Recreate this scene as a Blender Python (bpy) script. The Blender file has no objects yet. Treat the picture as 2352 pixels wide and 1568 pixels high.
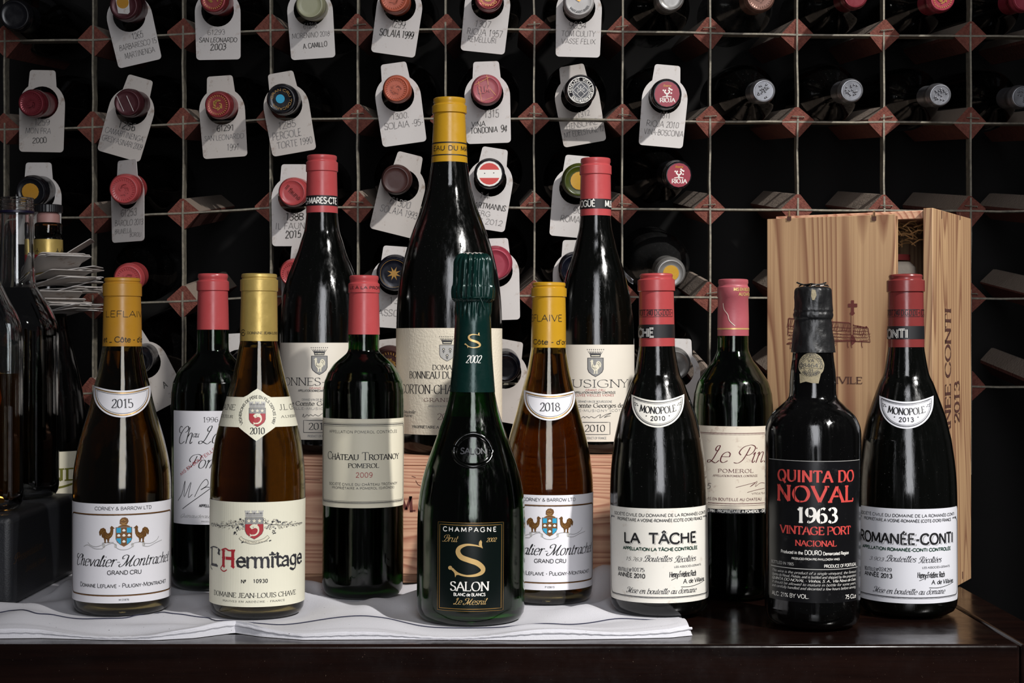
import bpy, bmesh, math, random, unicodedata
from mathutils import Vector, Matrix
from mathutils.geometry import tessellate_polygon
random.seed(7)
PI = math.pi
# ---------------------------------------------------------------- camera, world, lights, exposure
F, CX, CY = 3600.0, 1176.0, 784.0          # focal length and centre for a 2352 x 1568 frame
T = 0.90                                   # height of the table top
ZC = T + 0.2338                            # height of the camera
S = bpy.context.scene
COL = S.collection
cd = bpy.data.cameras.new('camera'); cam = bpy.data.objects.new('camera', cd); COL.objects.link(cam)
cam.location = (0, 0, ZC); cam.rotation_euler = (PI / 2, 0, 0)
cd.sensor_width = 36; cd.lens = F / 2352 * 36; cd.clip_start = 0.01
S.camera = cam
S.view_settings.view_transform = 'Standard'; S.view_settings.look = 'None'
S.view_settings.gamma = 1; S.view_settings.use_curve_mapping = False
S.view_settings.exposure = -0.12
W = bpy.data.worlds.new('cellar_air'); S.world = W; W.use_nodes = True
W.node_tree.nodes['Background'].inputs[0].default_value = (0.95, 0.93, 1.0, 1)
W.node_tree.nodes['Background'].inputs[1].default_value = 0.035


def lamp(name, kind, loc, aim, energy, color, **kw):
    d = bpy.data.lights.new(name, kind); d.energy = energy; d.color = color
    for k, v in kw.items(): setattr(d, k, v)
    o = bpy.data.objects.new(name, d); COL.objects.link(o); o.location = loc
    o.rotation_euler = (Vector(aim) - Vector(loc)).to_track_quat('-Z', 'Y').to_euler()
    return o


lamp('flash_head', 'SPOT', (1.45, -0.10, T + 1.85), (0.34, 1.5, T + 0.18), 400, (1, 0.975, 0.94),
     spot_size=math.radians(37), spot_blend=1.0, shadow_soft_size=0.045)
lamp('soft_fill', 'AREA', (0.12, -0.25, T + 0.66), (0.1, 1.45, T + 0.1), 16, (0.95, 0.96, 1), shape='RECTANGLE', size=0.5, size_y=1.3)
try:
    S.cycles.max_bounces = 14; S.cycles.transmission_bounces = 12; S.cycles.transparent_max_bounces = 12
    S.cycles.caustics_refractive = False; S.cycles.caustics_reflective = False
    S.cycles.sample_clamp_indirect = 4.0
except Exception:
    pass


# ---------------------------------------------------------------- helpers
def lin(h):
    if isinstance(h, str):
        h = h.lstrip('#'); c = [int(h[i:i + 2], 16) / 255 for i in (0, 2, 4)]
        return tuple(x / 12.92 if x < .04045 else ((x + .055) / 1.055) ** 2.4 for x in c) + (1,)
    return tuple(h) + (1,) if len(h) == 3 else tuple(h)


def new_mat(name):
    m = bpy.data.materials.new(name); m.use_nodes = True
    nt = m.node_tree
    return m, nt, nt.nodes['Principled BSDF']


def mat(name, col, rough=.5, metal=0, **kw):
    m, nt, b = new_mat(name)
    b.inputs['Base Color'].default_value = lin(col); b.inputs['Roughness'].default_value = rough
    b.inputs['Metallic'].default_value = metal
    for k, v in kw.items():
        b.inputs[k.replace('_', ' ')].default_value = v
    return m


def coords(nt, scale=(1, 1, 1), src='Object', rot=(0, 0, 0)):
    tc = nt.nodes.new('ShaderNodeTexCoord'); mp = nt.nodes.new('ShaderNodeMapping')
    mp.inputs['Scale'].default_value = scale; mp.inputs['Rotation'].default_value = rot
    nt.links.new(tc.outputs[src], mp.inputs[0]); return mp.outputs[0]


def noise(nt, vec, scale, detail=4, rough=.55, dist=0):
    n = nt.nodes.new('ShaderNodeTexNoise'); n.inputs['Scale'].default_value = scale
    n.inputs['Detail'].default_value = detail; n.inputs['Roughness'].default_value = rough
    n.inputs['Distortion'].default_value = dist
    nt.links.new(vec, n.inputs['Vector']); return n.outputs[0]


def ramp(nt, fac, stops):
    r = nt.nodes.new('ShaderNodeValToRGB'); e = r.color_ramp.elements
    while len(e) < len(stops): e.new(0.5)
    for k, (p, c) in enumerate(stops):
        e[k].position = p; e[k].color = lin(c) if not isinstance(c, (int, float)) else (c, c, c, 1)
    nt.links.new(fac, r.inputs[0]); return r.outputs[0]


def mix(nt, fac, a, b, mode='MIX'):
    n = nt.nodes.new('ShaderNodeMix'); n.data_type = 'RGBA'; n.blend_type = mode
    for sock, v in ((n.inputs[0], fac), (n.inputs[6], a), (n.inputs[7], b)):
        if hasattr(v, 'links'): nt.links.new(v, sock)
        elif isinstance(v, (int, float)): sock.default_value = v
        else: sock.default_value = lin(v)
    return n.outputs[2]


def bump(nt, b, h, strength, dist=.001):
    n = nt.nodes.new('ShaderNodeBump'); n.inputs['Strength'].default_value = strength
    n.inputs['Distance'].default_value = dist
    nt.links.new(h, n.inputs['Height']); nt.links.new(n.outputs[0], b.inputs['Normal'])


class MB:
    """collects faces and links them as one mesh object"""
    def __init__(s): s.v = []; s.f = []; s.m = []; s.mats = []; s.key = {}

    def mi(s, m):
        if m not in s.mats: s.mats.append(m)
        return s.mats.index(m)

    def add(s, vs, fs, m):
        o = len(s.v); s.v.extend([tuple(p) for p in vs]); k = s.mi(m)
        for f in fs: s.f.append(tuple(i + o for i in f)); s.m.append(k)

    def box(s, lo, hi, m):
        x0, y0, z0 = lo; x1, y1, z1 = hi
        s.add([(x0, y0, z0), (x1, y0, z0), (x1, y1, z0), (x0, y1, z0), (x0, y0, z1), (x1, y0, z1), (x1, y1, z1), (x0, y1, z1)],
              [(3, 2, 1, 0), (4, 5, 6, 7), (0, 1, 5, 4), (1, 2, 6, 5), (2, 3, 7, 6), (3, 0, 4, 7)], m)

    def obox(s, o, u, v, w, m):
        """box from corner o and three edge vectors"""
        o, u, v, w = map(Vector, (o, u, v, w))
        p = [o, o + u, o + u + v, o + v]; p += [q + w for q in p]
        s.add(p, [(3, 2, 1, 0), (4, 5, 6, 7), (0, 1, 5, 4), (1, 2, 6, 5), (2, 3, 7, 6), (3, 0, 4, 7)], m)

    def lathe(s, prof, m, seg=64, rf=None):
        vs = []; fs = []; rows = []
        for (r, z) in prof:
            if r < 1e-6: rows.append([len(vs)]); vs.append((0, 0, z)); continue
            row = []
            for k in range(seg):
                t = 2 * PI * k / seg; rr, zz = rf(r, t, z) if rf else (r, z)
                row.append(len(vs)); vs.append((rr * math.sin(t), -rr * math.cos(t), zz))
            rows.append(row)
        for a, b in zip(rows, rows[1:]):
            for k in range(seg):
                k2 = (k + 1) % seg
                if len(a) == 1 and len(b) == 1: continue
                if len(a) == 1: fs.append((a[0], b[k], b[k2]))
                elif len(b) == 1: fs.append((a[k], b[0], a[k2]))
                else: fs.append((a[k], b[k], b[k2], a[k2]))
        s.add(vs, fs, m)

    def tube(s, pts, r, m, n=6):
        pts = [Vector(p) for p in pts]; vs = []; fs = []
        for i, p in enumerate(pts):
            d = (pts[min(i + 1, len(pts) - 1)] - pts[max(i - 1, 0)]).normalized()
            a = d.cross(Vector((0, 0, 1)) if abs(d.z) < .9 else Vector((1, 0, 0))).normalized(); b = d.cross(a)
            rr = r[i] if isinstance(r, (list, tuple)) else r
            for k in range(n): t = 2 * PI * k / n; vs.append(p + a * rr * math.cos(t) + b * rr * math.sin(t))
        for i in range(len(pts) - 1):
            for k in range(n): fs.append((i * n + k, i * n + (k + 1) % n, (i + 1) * n + (k + 1) % n, (i + 1) * n + k))
        fs.append(tuple(range(n))[::-1]); fs.append(tuple((len(pts) - 1) * n + k for k in range(n)))
        s.add(vs, fs, m)

    def build(s, name, parent=None, smooth=35, bevel=0):
        me = bpy.data.meshes.new(name); me.from_pydata(s.v, [], s.f); me.update()
        for m in s.mats: me.materials.append(m)
        me.polygons.foreach_set('material_index', s.m)
        if smooth:
            me.polygons.foreach_set('use_smooth', [True] * len(s.f))
            try: me.set_sharp_from_angle(angle=math.radians(smooth))
            except Exception: pass
        o = bpy.data.objects.new(name, me); COL.objects.link(o); o.parent = parent
        if bevel:
            b = o.modifiers.new('b', 'BEVEL'); b.width = bevel; b.segments = 2; b.limit_method = 'ANGLE'
        return o


def outward(o):
    bm = bmesh.new(); bm.from_mesh(o.data); bmesh.ops.recalc_face_normals(bm, faces=bm.faces); bm.to_mesh(o.data); bm.free(); return o


def tag(o, label, cat, group=None):
    o['label'] = label; o['category'] = cat
    if group: o['group'] = group
    return o


def thing(name, label, cat, loc, rot=(0, 0, 0), group=None):
    o = bpy.data.objects.new(name, None); COL.objects.link(o); o.location = loc; o.rotation_euler = rot
    o.empty_display_size = .02
    return tag(o, label, cat, group)


def W3(px, py, Y):
    return Vector(((px - CX) * Y / F, Y, ZC + (CY - py) * Y / F))


def lerp_tab(tab, x):
    if x <= tab[0][0]: return tab[0][1]
    for (a, b), (c, d) in zip(tab, tab[1:]):
        if x <= c: return b + (d - b) * (x - a) / (c - a)
    return tab[-1][1]


def catmull(p, n=4, closed=False):
    out = []; L = len(p)
    for i in range(L if closed else L - 1):
        p1, p2 = p[i], p[(i + 1) % L]
        p0 = p[(i - 1) % L] if closed or i > 0 else p1
        p3 = p[(i + 2) % L] if closed or i + 2 < L else p2
        for k in range(n):
            t = k / n; t2 = t * t; t3 = t2 * t
            out.append(tuple(.5 * ((2 * b) + (c - a) * t + (2 * a - 5 * b + 4 * c - d) * t2 + (3 * b - a - 3 * c + d) * t3)
                             for a, b, c, d in zip(p0, p1, p2, p3)))
    out.append(tuple(p[0] if closed else p[-1])); return out


# ---------------------------------------------------------------- pen font: skeleton strokes, cap height 10
G = {
'A': (9, '.5,0 4.5,10;4.5,10 8.5,0;2,3.6 7,3.6'), 'B': (7.6, '1.5,0 1.5,10;s1.5,10 4,10 6,8.9 6.2,7.5 5.6,6 4,5.4 1.5,5.4;s1.5,5.4 4.2,5.4 6.5,4.4 6.9,2.8 6.3,.9 4.2,0 1.5,0'),
'C': (9, 's8.2,8 6.8,9.6 5,10 2.5,9.2 .9,6.8 .8,3.4 2.4,.8 5,0 7,.4 8.4,2.2'), 'D': (9, '1.5,0 1.5,10;s1.5,10 4.5,10 7.2,8.7 8.3,5 7.2,1.3 4.5,0 1.5,0'),
'E': (7.2, '1.5,0 1.5,10;1.5,10 6.5,10;1.5,5.2 5.7,5.2;1.5,0 6.7,0'), 'F': (6.8, '1.5,0 1.5,10;1.5,10 6.5,10;1.5,5.2 5.7,5.2'),
'G': (9.6, 's8.2,8 6.8,9.6 5,10 2.5,9.2 .9,6.8 .8,3.4 2.4,.8 5,0 7,.4 8.4,1.8;8.4,1.8 8.4,4.6;6,4.6 8.6,4.6'),
'H': (9.2, '1.3,0 1.3,10;7.7,0 7.7,10;1.3,5.2 7.7,5.2'), 'I': (3.6, '1.8,0 1.8,10'), 'J': (5.6, 's4,10 4,6 4,3 3.6,.8 2,0 .6,1'),
'K': (8.4, '1.3,0 1.3,10;7.4,10 1.4,4.2;3.3,6 8,0'), 'L': (6.9, '1.3,10 1.3,0;1.3,0 6.4,0'),
'M': (11, '1,0 1.6,10;1.6,10 5.5,1.2;5.5,1.2 9.4,10;9.4,10 10,0'), 'N': (9.4, '1.3,0 1.3,10;1.3,10 8.1,0;8.1,0 8.1,10'),
'O': (10, 'c5,10 2.3,9 .8,5 2.3,1 5,0 7.7,1 9.2,5 7.7,9'), 'P': (7.3, '1.3,0 1.3,10;s1.3,10 4.3,10 6.4,8.9 6.7,7.3 6,5.5 4.3,4.8 1.3,4.8'),
'Q': (10, 'c5,10 2.3,9 .8,5 2.3,1 5,0 7.7,1 9.2,5 7.7,9;5.5,2 9.2,-1.8'), 'R': (8.2, '1.3,0 1.3,10;s1.3,10 4.3,10 6.4,8.9 6.7,7.3 6,5.5 4.3,4.8 1.3,4.8;4,4.8 7.8,0'),
'S': (7, 's6,8.3 5.2,9.6 3.5,10 1.6,9.3 1.1,7.5 2,6 3.6,5.2 5.4,4.2 6.2,2.5 5.4,.6 3.4,0 1.6,.4 .8,2'), 'T': (8, '4,0 4,10;.3,10 7.7,10'),
'U': (9.2, 's1.3,10 1.3,7 1.3,4 2,1.2 4.6,0 7.2,1.2 7.9,4 7.9,7 7.9,10'), 'V': (8.8, '.5,10 4.4,0;4.4,0 8.3,10'),
'W': (12.6, '.4,10 3.6,0;3.6,0 6.3,9;6.3,9 9,0;9,0 12.2,10'), 'X': (8.6, '.6,10 8,0;.6,0 8,10'), 'Y': (8.4, '.4,10 4.2,5;4.2,5 8,10;4.2,5 4.2,0'),
'Z': (8, '.8,10 7.2,10;7.2,10 .8,0;.8,0 7.4,0'),
'a': (6.2, 's1,5.4 2.6,6.6 4.4,6 4.9,4.5 4.9,2 4.9,0;s4.9,3.8 2.6,3.5 .8,2.5 .9,.7 2.2,0 4,.6 4.9,1.9'), 'b': (6.6, '1.2,10 1.2,0;s1.2,5 3.2,6.6 5.3,5.8 6,3.3 5.3,.8 3.2,0 1.2,1'),
'c': (5.7, 's5.2,5.2 3.6,6.6 1.5,5.6 .7,3.3 1.5,.8 3.4,0 5.2,1.2'), 'd': (6.7, '5.4,10 5.4,0;s5.4,5 3.4,6.6 1.4,5.8 .7,3.3 1.4,.8 3.4,0 5.4,1.2'),
'e': (6, '.8,3.6 5.4,3.6;s5.4,3.6 5,5.6 3.2,6.6 1.3,5.6 .7,3.3 1.4,.8 3.4,0 5.4,1.2'), 'f': (4, 's4.2,9.4 3,10 2,8.8 1.9,6.6 1.9,3 1.9,0;.4,6.4 3.8,6.4'),
'g': (6.5, 's5.2,6.4 5.2,3 5.2,0 4.8,-2.4 3,-3.2 1,-2.4;s5.2,5 3.4,6.6 1.4,5.8 .7,3.3 1.4,.9 3.4,.2 5.2,1.4'), 'h': (6.8, '1.2,10 1.2,0;s1.2,4.6 3,6.5 4.8,6.3 5.4,4.6 5.4,2 5.4,0'),
'i': (2.8, '1.4,6.4 1.4,0;1.4,8.4 1.4,9.3'), 'j': (3, 's1.6,6.4 1.6,2 1.6,-1.6 .9,-3 -.4,-3;1.6,8.4 1.6,9.3'), 'k': (6.2, '1.2,10 1.2,0;5.2,6.4 1.3,2.8;2.5,3.8 5.8,0'),
'l': (2.8, '1.4,10 1.4,0'), 'm': (10, '1.2,6.4 1.2,0;s1.2,4.6 2.8,6.5 4.4,6.3 5,4.6 5,2 5,0;s5,4.6 6.6,6.5 8.2,6.3 8.8,4.6 8.8,2 8.8,0'),
'n': (6.8, '1.2,6.4 1.2,0;s1.2,4.6 3,6.5 4.8,6.3 5.4,4.6 5.4,2 5.4,0'), 'o': (6.4, 'c3.2,6.6 1.4,5.7 .7,3.3 1.4,.9 3.2,0 5,.9 5.7,3.3 5,5.7'),
'p': (6.7, '1.2,6.4 1.2,-3;s1.2,5 3.2,6.6 5.3,5.8 6,3.3 5.3,.8 3.2,0 1.2,1'), 'q': (6.7, '5.4,6.4 5.4,-3;s5.4,5 3.4,6.6 1.4,5.8 .7,3.3 1.4,.8 3.4,0 5.4,1.2'),
'r': (4.6, '1.2,6.4 1.2,0;s1.2,4.4 2.4,6.2 3.6,6.6 4.4,6.1'), 's': (5, 's4.2,5.4 2.6,6.6 1.1,5.7 1.2,4.2 2.6,3.4 4,2.5 4.1,.9 2.6,0 .8,1'),
't': (4.2, 's1.9,8.8 1.9,5 1.9,1.6 2.6,.1 4,.6;.4,6.4 3.8,6.4'), 'u': (6.8, 's1.2,6.4 1.2,4 1.2,1.8 2,.2 3.6,.1 5.4,2;5.4,6.4 5.4,0'), 'v': (6, '.4,6.4 3,0;3,0 5.6,6.4'),
'w': (8.6, '.4,6.4 2.4,0;2.4,0 4.3,6;4.3,6 6.2,0;6.2,0 8.2,6.4'), 'x': (6, '.5,6.4 5.5,0;.5,0 5.5,6.4'), 'y': (6, '.4,6.4 3,0;s5.6,6.4 3,0 1.8,-2.6 .4,-3'), 'z': (5.6, '.6,6.4 5,6.4;5,6.4 .6,0;.6,0 5.2,0'),
'0': (6.6, 'c3.3,10 1.2,8.5 .7,5 1.2,1.5 3.3,0 5.4,1.5 5.9,5 5.4,8.5'), '1': (6, '1.4,8.4 3.3,10;3.3,10 3.3,0'), '2': (6.6, 's1,7.8 1.8,9.5 3.4,10 5.2,9.2 5.5,7.2 4.2,4.6 .8,0;.8,0 6,0'),
'3': (6.6, 's1,8.4 2.4,9.9 4.4,9.7 5.4,8 4.6,6 2.8,5.4;s2.8,5.4 5,4.8 5.9,2.8 4.8,.6 2.8,0 .8,1.2'), '4': (6.8, '4.6,0 4.6,10;4.6,10 .5,2.8;.5,2.8 6.3,2.8'),
'5': (6.6, '5.4,10 1.6,10;1.6,10 1.2,5.4;s1.2,5.4 3.2,6.2 5.3,5.2 5.8,3 4.8,.7 2.8,0 .8,1'), '6': (6.6, 's5.2,9.2 3.6,9.9 1.6,8 .8,4 1.6,.9 3.4,0 5.2,.9 5.8,3.2 5,5.2 3.2,5.9 1.4,4.8 .9,3.2'),
'7': (6.4, '.8,10 6,10;6,10 2.4,0'), '8': (6.6, 'c3.3,5.4 1.5,6.4 1.2,8.4 3.3,10 5.4,8.4 5.1,6.4;c3.3,5.4 1.2,4.4 .8,2 3.3,0 5.8,2 5.4,4.4'),
'9': (6.6, 's1.4,.8 3,.1 5,2 5.8,6 5,9.1 3.2,10 1.4,9.1 .8,6.8 1.6,4.8 3.4,4.1 5.2,5.2 5.7,6.8'),
'.': (2.8, '1.4,0 1.4,1'), ',': (2.8, '1.5,.9 .9,-1.4'), '-': (4.6, '.9,4 3.7,4'), '_': (6, '.6,-.4 5.4,-.4'), "'": (2.4, '1.3,10 1.1,7.6'), ':': (3, '1.4,0 1.4,1;1.4,5 1.4,6'),
'(': (3.6, 's2.8,11 1.4,8 1,4.6 1.4,1.2 2.8,-1.6'), ')': (3.6, 's.8,11 2.2,8 2.6,4.6 2.2,1.2 .8,-1.6'), '&': (8.6, 's8,.2 5.6,3 3,7 2.6,8.8 3.8,10 5,9 4.6,7.4 2.6,5.6 1,3.6 1.2,1.2 3.2,0 5.6,1 7.6,4.6'),
'%': (9, 'c2,9.6 .8,8 2,6.4 3.2,8;c7,3.6 5.8,2 7,.4 8.2,2;7.4,10 1.6,0'), '°': (4, 'c2,9.8 .8,8 2,6.2 3.2,8;.8,4.6 3.2,4.6'), '*': (3, '1.2,4.4 1.8,4.8'), ' ': (3.6, ''),
}
SW = {  # copperplate capitals and a one-storey a
'C': (7.6, 's5.6,6.8 7.4,7.6 7.8,9.6 6,10.6 3.2,8.4 1.2,4.6 1.4,1 4,-.2 7,1.4;s1.8,6.4 -.4,6.8 -1.4,8.6 -.4,10.4 1.4,9.9'),
'L': (7.6, 's5.2,8 3.8,7.2 2.8,8.4 3.3,10.1 4.5,10.5 4.9,9.2 4.3,5.6 3.7,2.2 2.5,.1 .9,-.2 .5,1.1 2.1,1.3 4.4,.2 6.4,-.3 7.8,1.3'),
'P': (8, 's4.4,9.6 3.6,5 2.6,1.6 .4,-.2 -2.2,.2;s.4,4.8 -1.4,6.6 .2,9.8 4.6,11 8,9.6 7.8,6.6 5.6,4.8 3.4,5'),
'B': (8, 's4.4,9.6 3.6,5 2.6,1.6 .4,-.2 -1.4,.6;s.4,5.6 -.8,7.6 1.2,10 4.8,10.6 7.4,9.2 6.8,6.6 4.4,5.4;s4.4,5.4 7.2,4.8 7.6,2.4 5.8,.2 3.6,0 2.6,1'),
'R': (8.4, 's4.4,9.6 3.6,5 2.6,1.6 .4,-.2 -1.4,.6;s.4,5.6 -.8,7.6 1.2,10 4.8,10.6 7.4,9.2 6.8,6.6 4,5.2;s4,5.2 5.4,3.4 6.4,.8 7.8,-.2 9,.8'),
'M': (13, 's5.8,9.8 5.2,5 3.6,1.4 1,-.3 -.8,1 .4,2.4;5.8,9.8 6.4,.2;s6.4,.2 8.8,5 11.4,9.8;s11.4,9.8 9.8,4.4 9.8,1 11.2,-.1 12.8,1.2;s5.8,9.8 2.6,10.6 .2,9 .8,7 2.6,7.4'),
'G': (8, 's5.6,6.8 7.4,7.6 7.8,9.6 6,10.6 3.2,8.4 1.2,4.6 1.4,1 4,0 6.4,2 7,4.4;s7,4.4 6.4,0 4.4,-2.6 1.6,-2'),
'a': (6, 's5,5.4 3.2,6.5 1.3,5.3 .7,2.8 1.5,.5 3.2,.4 5,2.4;s5,6.4 4.9,3 5,1 5.8,.1 6.6,1'),
'n': (6.8, 's.2,5.4 1.2,6.5 1.4,5 1.2,0;s1.2,3.6 3,6.3 4.6,6.3 5,4.6 4.9,1 5.7,.1 6.8,1.2'),
'u': (6.6, 's.2,5 1.2,6.4 1.3,4 1.2,1.4 2,.1 3.6,.5 5,2.6;s5,6.4 4.9,3 5,1 5.8,.1 6.6,1'),
'i': (3.2, 's.4,5 1.4,6.4 1.3,3 1.4,.9 2.2,.1 3.3,1.2;1.4,8.6 1.4,9.2'), 'l': (3.4, 's.6,4 2.4,8.6 2,10.2 1.3,8.6 1.3,1.2 2.2,.1 3.5,1.2'),
't': (3.8, 's1.5,9 1.4,5 1.4,1.2 2.2,.1 3.6,1.2;.3,6.2 3.2,6.2'), 'm': (9.8, 's.2,5.4 1.2,6.5 1.4,5 1.2,0;s1.2,3.6 2.8,6.4 4.2,6.3 4.6,4.6 4.4,0;s4.5,3.6 6,6.4 7.4,6.3 7.9,4.6 7.8,1 8.6,.1 9.8,1.2'),
'r': (4.8, 's.2,5 1.2,6.6 1.5,5 1.2,0;s1.2,3.6 2.4,5.8 3.6,6.5 4.6,5.8'), 'h': (6.6, '1.3,10 1.3,0;s1.2,3.6 3,6.3 4.6,6.3 5,4.6 4.9,1 5.7,.1 6.8,1.2'),
}
_cache = {}


def glyph(ch, sw):
    k = (ch, sw)
    if k not in _cache:
        adv, st = (SW if sw and ch in SW else G).get(ch, G['-']); out = []
        for p in st.split(';'):
            if not p: continue
            kind = p[0] if p[0] in 'sc' else 'l'; body = p[1:] if kind != 'l' else p
            out.append((kind, [tuple(float(q) for q in w.split(',')) for w in body.split()]))
        _cache[k] = (adv, out)
    return _cache[k]


ACC = {'\u0301': [(-.6, 0), (1, 1.6)], '\u0300': [(.6, 0), (-1, 1.6)], '\u0302': [(-1.5, 0), (0, 1.6), (1.5, 0)], '\u0303': [(-1.6, .3), (-.6, 1), (.6, .4), (1.6, 1.1)]}


def layout(text, style, sc=0, track=0):
    """strokes of a string in font units"""
    x = 0; out = []; sw = style == 'script'; last = (0, 0, 10, 1)
    for ch in unicodedata.normalize('NFD', text):
        if unicodedata.combining(ch):
            lx, adv, top, k = last; cx = lx + adv * k / 2; y = top * k + .9
            if ch == '\u0308':
                for d in (-1.3, 1.3): out.append(('l', [(cx + d * k, y), (cx + d * k, y + 1)], 0))
            elif ch in ACC: out.append(('l', [(cx + a * k, y + b * k) for a, b in ACC[ch]], 0))
            continue
        k = 1
        if sc and ch.islower(): ch = ch.upper(); k = sc
        adv, sts = glyph(ch, sw)
        for kind, pts in sts:
            out.append((kind, [(x + a * k, b * k) for a, b in pts], k))
        if style == 'serif':
            for kind, pts in sts:
                if kind == 'c': continue
                for e, n in ((pts[0], pts[1]), (pts[-1], pts[-2])):
                    dx, dy = n[0] - e[0], n[1] - e[1]
                    if abs(dy) > abs(dx) * .7 and e[1] in (0, 10, 6.4, -3) and ch not in "'.,:" and not (ch in 'MVvNWw' and dy > 0 and e[1] == 0 and not (ch in 'MN' and (e[0] < 1.5 or e[0] > 9.5))) and not (ch in '247' ) and not (ch == 'A' and e[1] == 10):
                        out.append(('t', [(x + (e[0] - 1.25) * k, e[1] * k), (x + (e[0] + 1.25) * k, e[1] * k)], k))
                    elif dy == 0 and kind == 'l' and e[1] in (0, 10) and (e[0] > n[0] or ch in 'TZ7') and abs(dx) > 2 and ch in 'EFLTZ27':
                        out.append(('t', [(x + e[0] * k, e[1] * k), (x + e[0] * k, (e[1] + (2 if e[1] == 0 else -2)) * k)], k))
        top = 10 if (ch.isupper() or ch in 'bdfhklt') else 6.8
        last = (x, adv, top if ch not in 'i' else 6.8, k)
        x += adv * k + track
    return out, x - track


def ribbon(mb, pts, hwf, fn, m, maxseg, skip=False):
    """pts in 2D metres -> quads through fn(a, b)"""
    P = []
    for i, p in enumerate(pts):
        if P and maxseg:
            q = P[-1]; d = abs(p[0] - q[0]) + .3 * abs(p[1] - q[1]); n = int(d / maxseg)
            for k in range(n): t = (k + 1) / (n + 1); P.append((q[0] + (p[0] - q[0]) * t, q[1] + (p[1] - q[1]) * t))
        if not P or abs(p[0] - P[-1][0]) + abs(p[1] - P[-1][1]) > 1e-7: P.append(p)
    if len(P) < 2: return
    vs = []; L = len(P)
    for i, p in enumerate(P):
        a = P[max(i - 1, 0)]; b = P[min(i + 1, L - 1)]
        if skip and L > 2 and P[0] == P[-1] and i in (0, L - 1): a = P[-2]; b = P[1]
        dx, dy = b[0] - a[0], b[1] - a[1]; d = math.hypot(dx, dy) or 1; dx /= d; dy /= d
        h = hwf(dx, dy, i / (L - 1))
        vs.append(fn(p[0] - dy * h, p[1] + dx * h)); vs.append(fn(p[0] + dy * h, p[1] - dx * h))
    mb.add(vs, [(2 * i, 2 * i + 1, 2 * i + 3, 2 * i + 2) for i in range(L - 1)], m)


STY = {'sans': (1, 1, 0, 0), 'serif': (1, .34, .25, 0), 'script': (1, .3, .15, .42), 'ital': (1, .4, .25, .28), 'black': (1, .3, .7, 0), 'hand': (1, .8, 0, .08)}


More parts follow.
